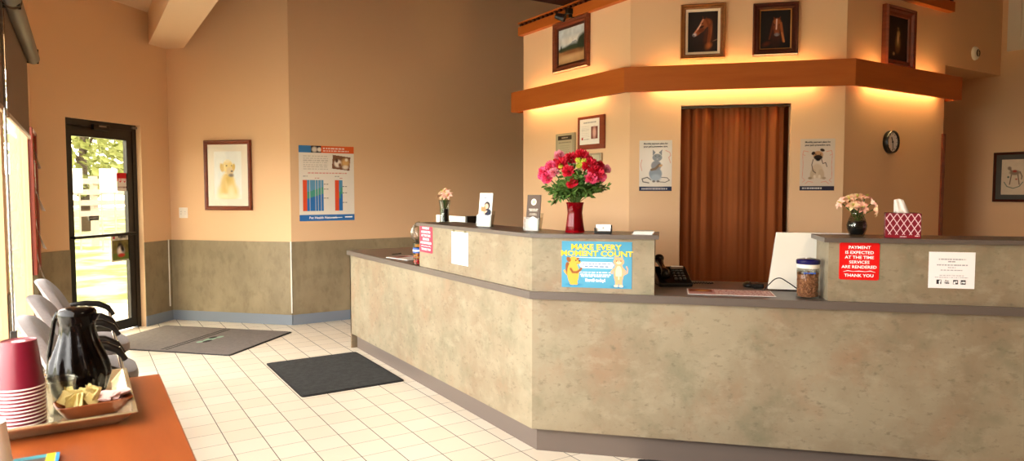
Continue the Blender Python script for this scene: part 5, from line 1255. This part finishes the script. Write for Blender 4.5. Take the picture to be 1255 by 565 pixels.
# monthly plan posters either side of the curtain
PL = ['Monthly payment plans for', "your pet's preventive care."]
def plan(px, label, strokes, base):
    t, w, h = sheet_on(w_rc, px, 'poster', label, 'poster', base, strokes, 100, m='print_gloss')
    for i, s_ in enumerate(PL): text(s_, h * .042, 'dark_print', t, (0, -.0018, (.435 - .058 * i) * h), bold=.0006, width=w / h * 1.62)
SC = '#d9917c'
cat = [('r', 0, 0, 1, .085, '#27324e'), ('g', .08, .86, .042, .03, '#d9d6d2', 31), ('e', .5, .55, .45, .6, 0, '#efe6da', 1.0), ('l', [(.80, .80), (.93, .76), (.96, .70), (.90, .66), (.96, .55)], .012, SC), ('l', [(.08, .62), (.04, .52), (.08, .4)], .012, SC), ('l', [(.30, .16), (.12, .18), (.09, .24), (.25, .27), (.36, .22)], .02, '#5a5652'), ('l', [(.66, .27), (.86, .26), (.93, .21), (.80, .17), (.62, .18)], .014, '#5a5652'), ('e', .5, .34, .2, .2, 0, '#8f9aa4', .15), ('e', .51, .26, .17, .12, 0, '#a6b2bc', .5), ('e', .52, .50, .16, .16, 0, '#8b8f94', .2), ('e', .55, .66, .15, .12, 0, '#8d9196', .15), ('p', [(.41, .70), (.41, .82), (.50, .76)], '#85898e'), ('p', [(.60, .76), (.70, .82), (.69, .70)], '#85898e'), ('e', .50, .69, .018, .014, 0, '#4f5a44', .3), ('e', .61, .69, .018, .014, 0, '#4f5a44', .3), ('e', .555, .63, .03, .02, 0, '#b6b4b0', .5), ('l', [(.38, .42), (.50, .44), (.62, .52)], .05, '#7d6a58'), ('e', .66, .50, .06, .04, 20, '#c9a070', .5), ('e', .45, .19, .05, .035, 0, '#77706a', .4), ('e', .58, .19, .05, .035, 0, '#77706a', .4)]
plan((783.5, 172, 823.5, 234), 'poster of a grey cat sitting up, left of the brown curtain', cat, '#ddd4c6')
pug = [('r', 0, 0, 1, .085, '#2a2c3e'), ('g', .08, .66, .042, .03, '#d9d6d2', 32)]
for sx in (1, -1):
    X = lambda u: .5 + sx * (u - .5)
    pug += [('l', [(X(.76), .75), (X(.90), .77), (X(.93), .70), (X(.86), .68)], .012, SC), ('l', [(X(.93), .70), (X(.91), .5), (X(.93), .25), (X(.85), .20), (X(.92), .16)], .010, SC), ('l', [(X(.62), .16), (X(.75), .18), (X(.84), .13)], .012, SC)]
pug += [('e', .50, .38, .17, .22, 0, '#c9b49a', .2), ('e', .38, .32, .09, .16, -8, '#bfa88c', .3), ('e', .62, .32, .09, .16, 8, '#bfa88c', .3), ('e', .30, .24, .06, .04, 0, '#9a8468', .4), ('e', .70, .24, .06, .04, 0, '#a8927a', .4), ('e', .43, .27, .04, .06, 0, '#d9c8b0', .4), ('e', .57, .27, .04, .06, 0, '#d9c8b0', .4), ('e', .52, .69, .15, .12, 0, '#b98e66', .2), ('e', .52, .64, .13, .08, 0, '#2a201c', .25), ('e', .52, .60, .07, .05, 0, '#171210', .4), ('e', .38, .72, .06, .05, 40, '#2a1d17', .25), ('e', .64, .78, .07, .045, -20, '#2a1d17', .25), ('e', .45, .70, .02, .016, 0, '#100c0a', .3), ('e', .59, .70, .02, .016, 0, '#100c0a', .3), ('l', [(.38, .60), (.34, .50), (.38, .38), (.46, .34)], .014, '#3a2a28'), ('l', [(.62, .60), (.66, .52), (.74, .54), (.78, .46)], .014, '#3a2a28')]
plan((980.5, 170, 1023, 233.5), 'poster of a sitting pug, right of the brown curtain', pug, '#d3c3b0')
# curtain in the doorway
t = thing('curtain', 'floor-length pleated brown curtain closing the reception doorway', 'curtain', w_rc.at((cu0 + cu1) / 2, 0, -.05), w_rc.rot)
W_ = cu1 - cu0 - .03; nX, nZ = 150, 16; vs = []; fs = []; rs = random.Random(2)
ph = [rs.uniform(0, 6) for _ in range(6)]
for j in range(nZ):
    f = j / (nZ - 1); z = .03 + f * (CH - .05)
    for i in range(nX):
        u = i / (nX - 1); sp = .6 + .4 * f
        y = (.010 + .008 * math.sin(u * 7 + ph[3])) * math.sin(u * 58 + 2.2 * math.sin(u * 9 + ph[0])) * sp + .016 * math.sin(u * 19 + ph[1] + f * .9) + .004 * math.sin(u * 120 + ph[2]) * f
        vs.append((-W_ / 2 - .012 + u * (W_ - .02 + .012 * (1 - f)), y, z))
for j in range(nZ - 1):
    for i in range(nX - 1): fs.append((j * nX + i, j * nX + i + 1, (j + 1) * nX + i + 1, (j + 1) * nX + i))
k = MB(); k.add(vs, fs, 'curtain'); o = k.build('curtain_cloth', t, smooth=True); md = o.modifiers.new('so', 'SOLIDIFY'); md.thickness = .003
k = MB(); k.tube([(-(cu1 - cu0) / 2 + .002, 0, CH - .012), ((cu1 - cu0) / 2 - .002, 0, CH - .012)], .010, 'grey_metal', 12); k.build('curtain_rod', t, smooth='auto')
b = MB(); q = w_rc.at((cu0 + cu1) / 2, 0, -.9); b.box(-.8, 0, 0, .8, .08, 2.4, 'wall_paint'); struct(b.build('wall_light_blocker', loc=q, rotz=w_rc.rot))  # unseen wall added behind the doorway to keep light out
# clock
p, w, h = w_rr.rect(1079, 160, 1099.5, 188.5, off=.0); R = h / 2
t = thing('wall_clock', 'round black-rimmed wall clock below the right arm of the cove', 'clock', p, w_rr.rot)
def turned(prof, m_, name, n=40):
    k = MB(); k.lathe(prof, m_, n); o = k.build(name, t, smooth='auto'); o.rotation_euler = (PI / 2, 0, 0); return o
turned([(0, 0), (R * .97, 0), (R, .008), (R, .034), (R * .95, .042), (R * .84, .040), (R * .82, .028), (0, .028)], 'black_plastic', 'case')
turned([(0, .0285), (R * .82, .0285), (R * .82, .0295), (0, .0295)], 'paper', 'dial')
for i in range(12):
    a = i * PI / 6; k = MB(); k.box(-.0025, -.031, R * .64, .0025, -.0298, R * .75, 'dark_print'); o = k.build('hour_mark', t); o.rotation_euler = (0, a, 0)
for (nm, L, wd, a) in (('hour_hand', .45, .005, math.radians(-25)), ('minute_hand', .68, .0035, math.radians(172))):
    k = MB(); k.box(-wd, -.033, -R * .1, wd, -.0315, R * L, 'dark_print'); o = k.build(nm, t); o.rotation_euler = (0, a, 0)
turned([(0, .030), (.008, .030), (.008, .035), (0, .035)], 'black_plastic', 'hub', 16)
# alarm strobe on the bulkhead
p, w, h = w_bulk.rect(1187, 57, 1201, 74)
t = thing('alarm_strobe', 'small round white alarm strobe on the bulkhead wall', 'alarm', p, w_bulk.rot)
k = MB(); k.lathe([(0, 0), (.062, 0), (.064, .006), (.058, .02), (.045, .028), (0, .030)], 'white_plastic', 36); o = k.build('housing', t, smooth='auto'); o.rotation_euler = (PI / 2, 0, 0)
k = MB()
for a0, a1, r0 in ((100, 250, .030), (-70, 60, .030)):
    pts = [(.010 + r0 * .9 * math.cos(math.radians(a)), -.0305, r0 * math.sin(math.radians(a))) for a in np.linspace(a0, a1, 12)]; k.tube(pts, .0055 if a0 > 0 else .004, 'black_plastic', 8)
k.build('sounder_slot', t, smooth=True)
k = MB(); k.lathe([(.0, .028), (.018, .028), (.017, .045), (.008, .050), (0, .051)], 'clear_plastic', 20); o = k.build('strobe_lens', t, smooth='auto'); o.rotation_euler = (PI / 2, 0, 0); o.location = (-.012, 0, 0)
# rocking-horse picture on the right wall
p0_, w0_, h0_ = w_right.rect(1217.5, 186.5, 1262, 247.5)
tl = w_right.sz(1218, 217)[0]
hz = [('n', .08, 10, 2), ('e', .55, .62, .22, .12, 0, '#8f7a66', .4), ('e', .34, .74, .08, .09, 20, '#8f7a66', .4), ('l', [(.42, .66), (.36, .72)], .05, '#8f7a66'), ('l', [(.42, .56), (.36, .30)], .03, '#7a6654'), ('l', [(.68, .56), (.74, .30)], .03, '#7a6654'), ('e', .55, .66, .09, .06, 0, '#a8483a', .4), ('l', [(.14, .36), (.26, .24), (.5, .19), (.74, .24), (.88, .36)], .025, '#6a7a6a'), ('e', .3, .5, .05, .05, 0, '#5a6a5a', .5), ('e', .62, .44, .05, .04, 0, '#b05a48', .6), ('l', [(.76, .64), (.84, .52), (.82, .44)], .03, '#7a6654')]
hh = h0_; ww = .34
c_ = w_right.at(tl + ww / 2, p0_.z, .003)
t = thing('framed_print', 'dark-framed rocking-horse print with a grey mount on the shaded right wall', 'picture', c_, w_right.rot)
k = MB(); k.frame(ww, hh, MOULD(.025, .025), 'frame_dark'); k.build('frame', t)
k = MB(); k.frame(ww - .046, hh - .046, [(0, -.003), (0, -.012), (.045, -.012), (.047, -.010), (.047, -.003)], M_mat('#4f4f4a')); k.build('mount', t)
paint('picture', ww - .13, hh - .13, '#d9c8ae', hz, 80, t, y=-.008)

# unseen fill light added at the ceiling behind the viewer, and daylight
def added_fill_lamp(x, y, z, power, label, sz=.6, col=(1, .80, .56)):
    t = thing('added_fill_light', label, 'light', (x, y, z), 0)
    k = MB(); k.box(-sz / 2 - .03, -sz / 2 - .03, -.04, sz / 2 + .03, sz / 2 + .03, 0, 'white_plastic', .005); k.build('frame', t)
    k = MB(); k.box(-sz / 2, -sz / 2, -.052, sz / 2, sz / 2, -.035, 'fill_panel_glow'); k.build('diffuser', t)
    L = bpy.data.lights.new('added_fill_glow', 'AREA'); L.shape = 'SQUARE'; L.size = sz; L.energy = power; L.color = col
    o = bpy.data.objects.new('added_fill_glow', L); C.objects.link(o); o.location = (x, y, z - .06)
added_fill_lamp(2.0, -.6, ZC, FILL, 'square warm fill light added unseen at the ceiling behind the viewer')
for i, (a, c) in enumerate(WIN):
    L = bpy.data.lights.new('window_portal', 'AREA'); L.shape = 'RECTANGLE'; L.size = 2.04; L.size_y = c - a; L.cycles.is_portal = True
    o = bpy.data.objects.new('window_portal', L); C.objects.link(o); o.location = (XW - .12, (a + c) / 2, 1.36); o.rotation_euler = (0, -PI / 2, 0)
L = bpy.data.lights.new('door_portal', 'AREA'); L.shape = 'RECTANGLE'; L.size = d1 - d0; L.size_y = DH; L.cycles.is_portal = True
o = bpy.data.objects.new('door_portal', L); C.objects.link(o); p = w_door.at((d0 + d1) / 2, DH / 2, -.16); o.location = p; o.rotation_euler = (PI / 2, 0, w_door.rot); 
L = bpy.data.lights.new('sun', 'SUN'); L.energy = SUN; L.angle = .02; L.color = (1, .95, .86)
o = bpy.data.objects.new('sun', L); C.objects.link(o); o.rotation_euler = Vector((-.45, -.35, -1)).to_track_quat('-Z', 'Y').to_euler()
wd = bpy.data.worlds.new('sky'); bpy.context.scene.world = wd; wd.use_nodes = True; nt = wd.node_tree; bg = nt.nodes['Background']
sk = nt.nodes.new('ShaderNodeTexSky'); sk.sky_type = 'HOSEK_WILKIE'; sk.turbidity = 6; sk.ground_albedo = .4; sk.sun_direction = Vector((.45, .35, 1)).normalized()
mx = nt.nodes.new('ShaderNodeMix'); mx.data_type = 'RGBA'; mx.inputs[0].default_value = .8; nt.links.new(sk.outputs[0], mx.inputs[6]); mx.inputs[7].default_value = (1, .96, .89, 1)
nt.links.new(mx.outputs[2], bg.inputs[0]); bg.inputs[1].default_value = SKY

# ------------------------------------------------------------------ camera
cd = bpy.data.cameras.new('camera'); cam = bpy.data.objects.new('camera', cd); C.objects.link(cam)
cd.sensor_width = 36; cd.lens = F / 1255 * 36; cd.shift_y = -(282.5 - PYC) / 1255; cd.clip_start = .05
cam.location = (0, 0, H); cam.rotation_euler = (PI / 2 - PIT, 0, -YAW)
cd.dof.use_dof = True; cd.dof.focus_distance = 5.0; cd.dof.aperture_fstop = 6.3
sc = bpy.context.scene; sc.camera = cam
sc.view_settings.view_transform = 'Standard'; sc.view_settings.look = 'None'; sc.view_settings.gamma = 1; sc.view_settings.exposure = EXPO; sc.view_settings.use_curve_mapping = False
sc.cycles.use_denoising = True; sc.cycles.max_bounces = 8; sc.cycles.diffuse_bounces = 5; sc.cycles.transparent_max_bounces = 16; sc.cycles.sample_clamp_indirect = 8; sc.cycles.caustics_reflective = False; sc.cycles.caustics_refractive = False
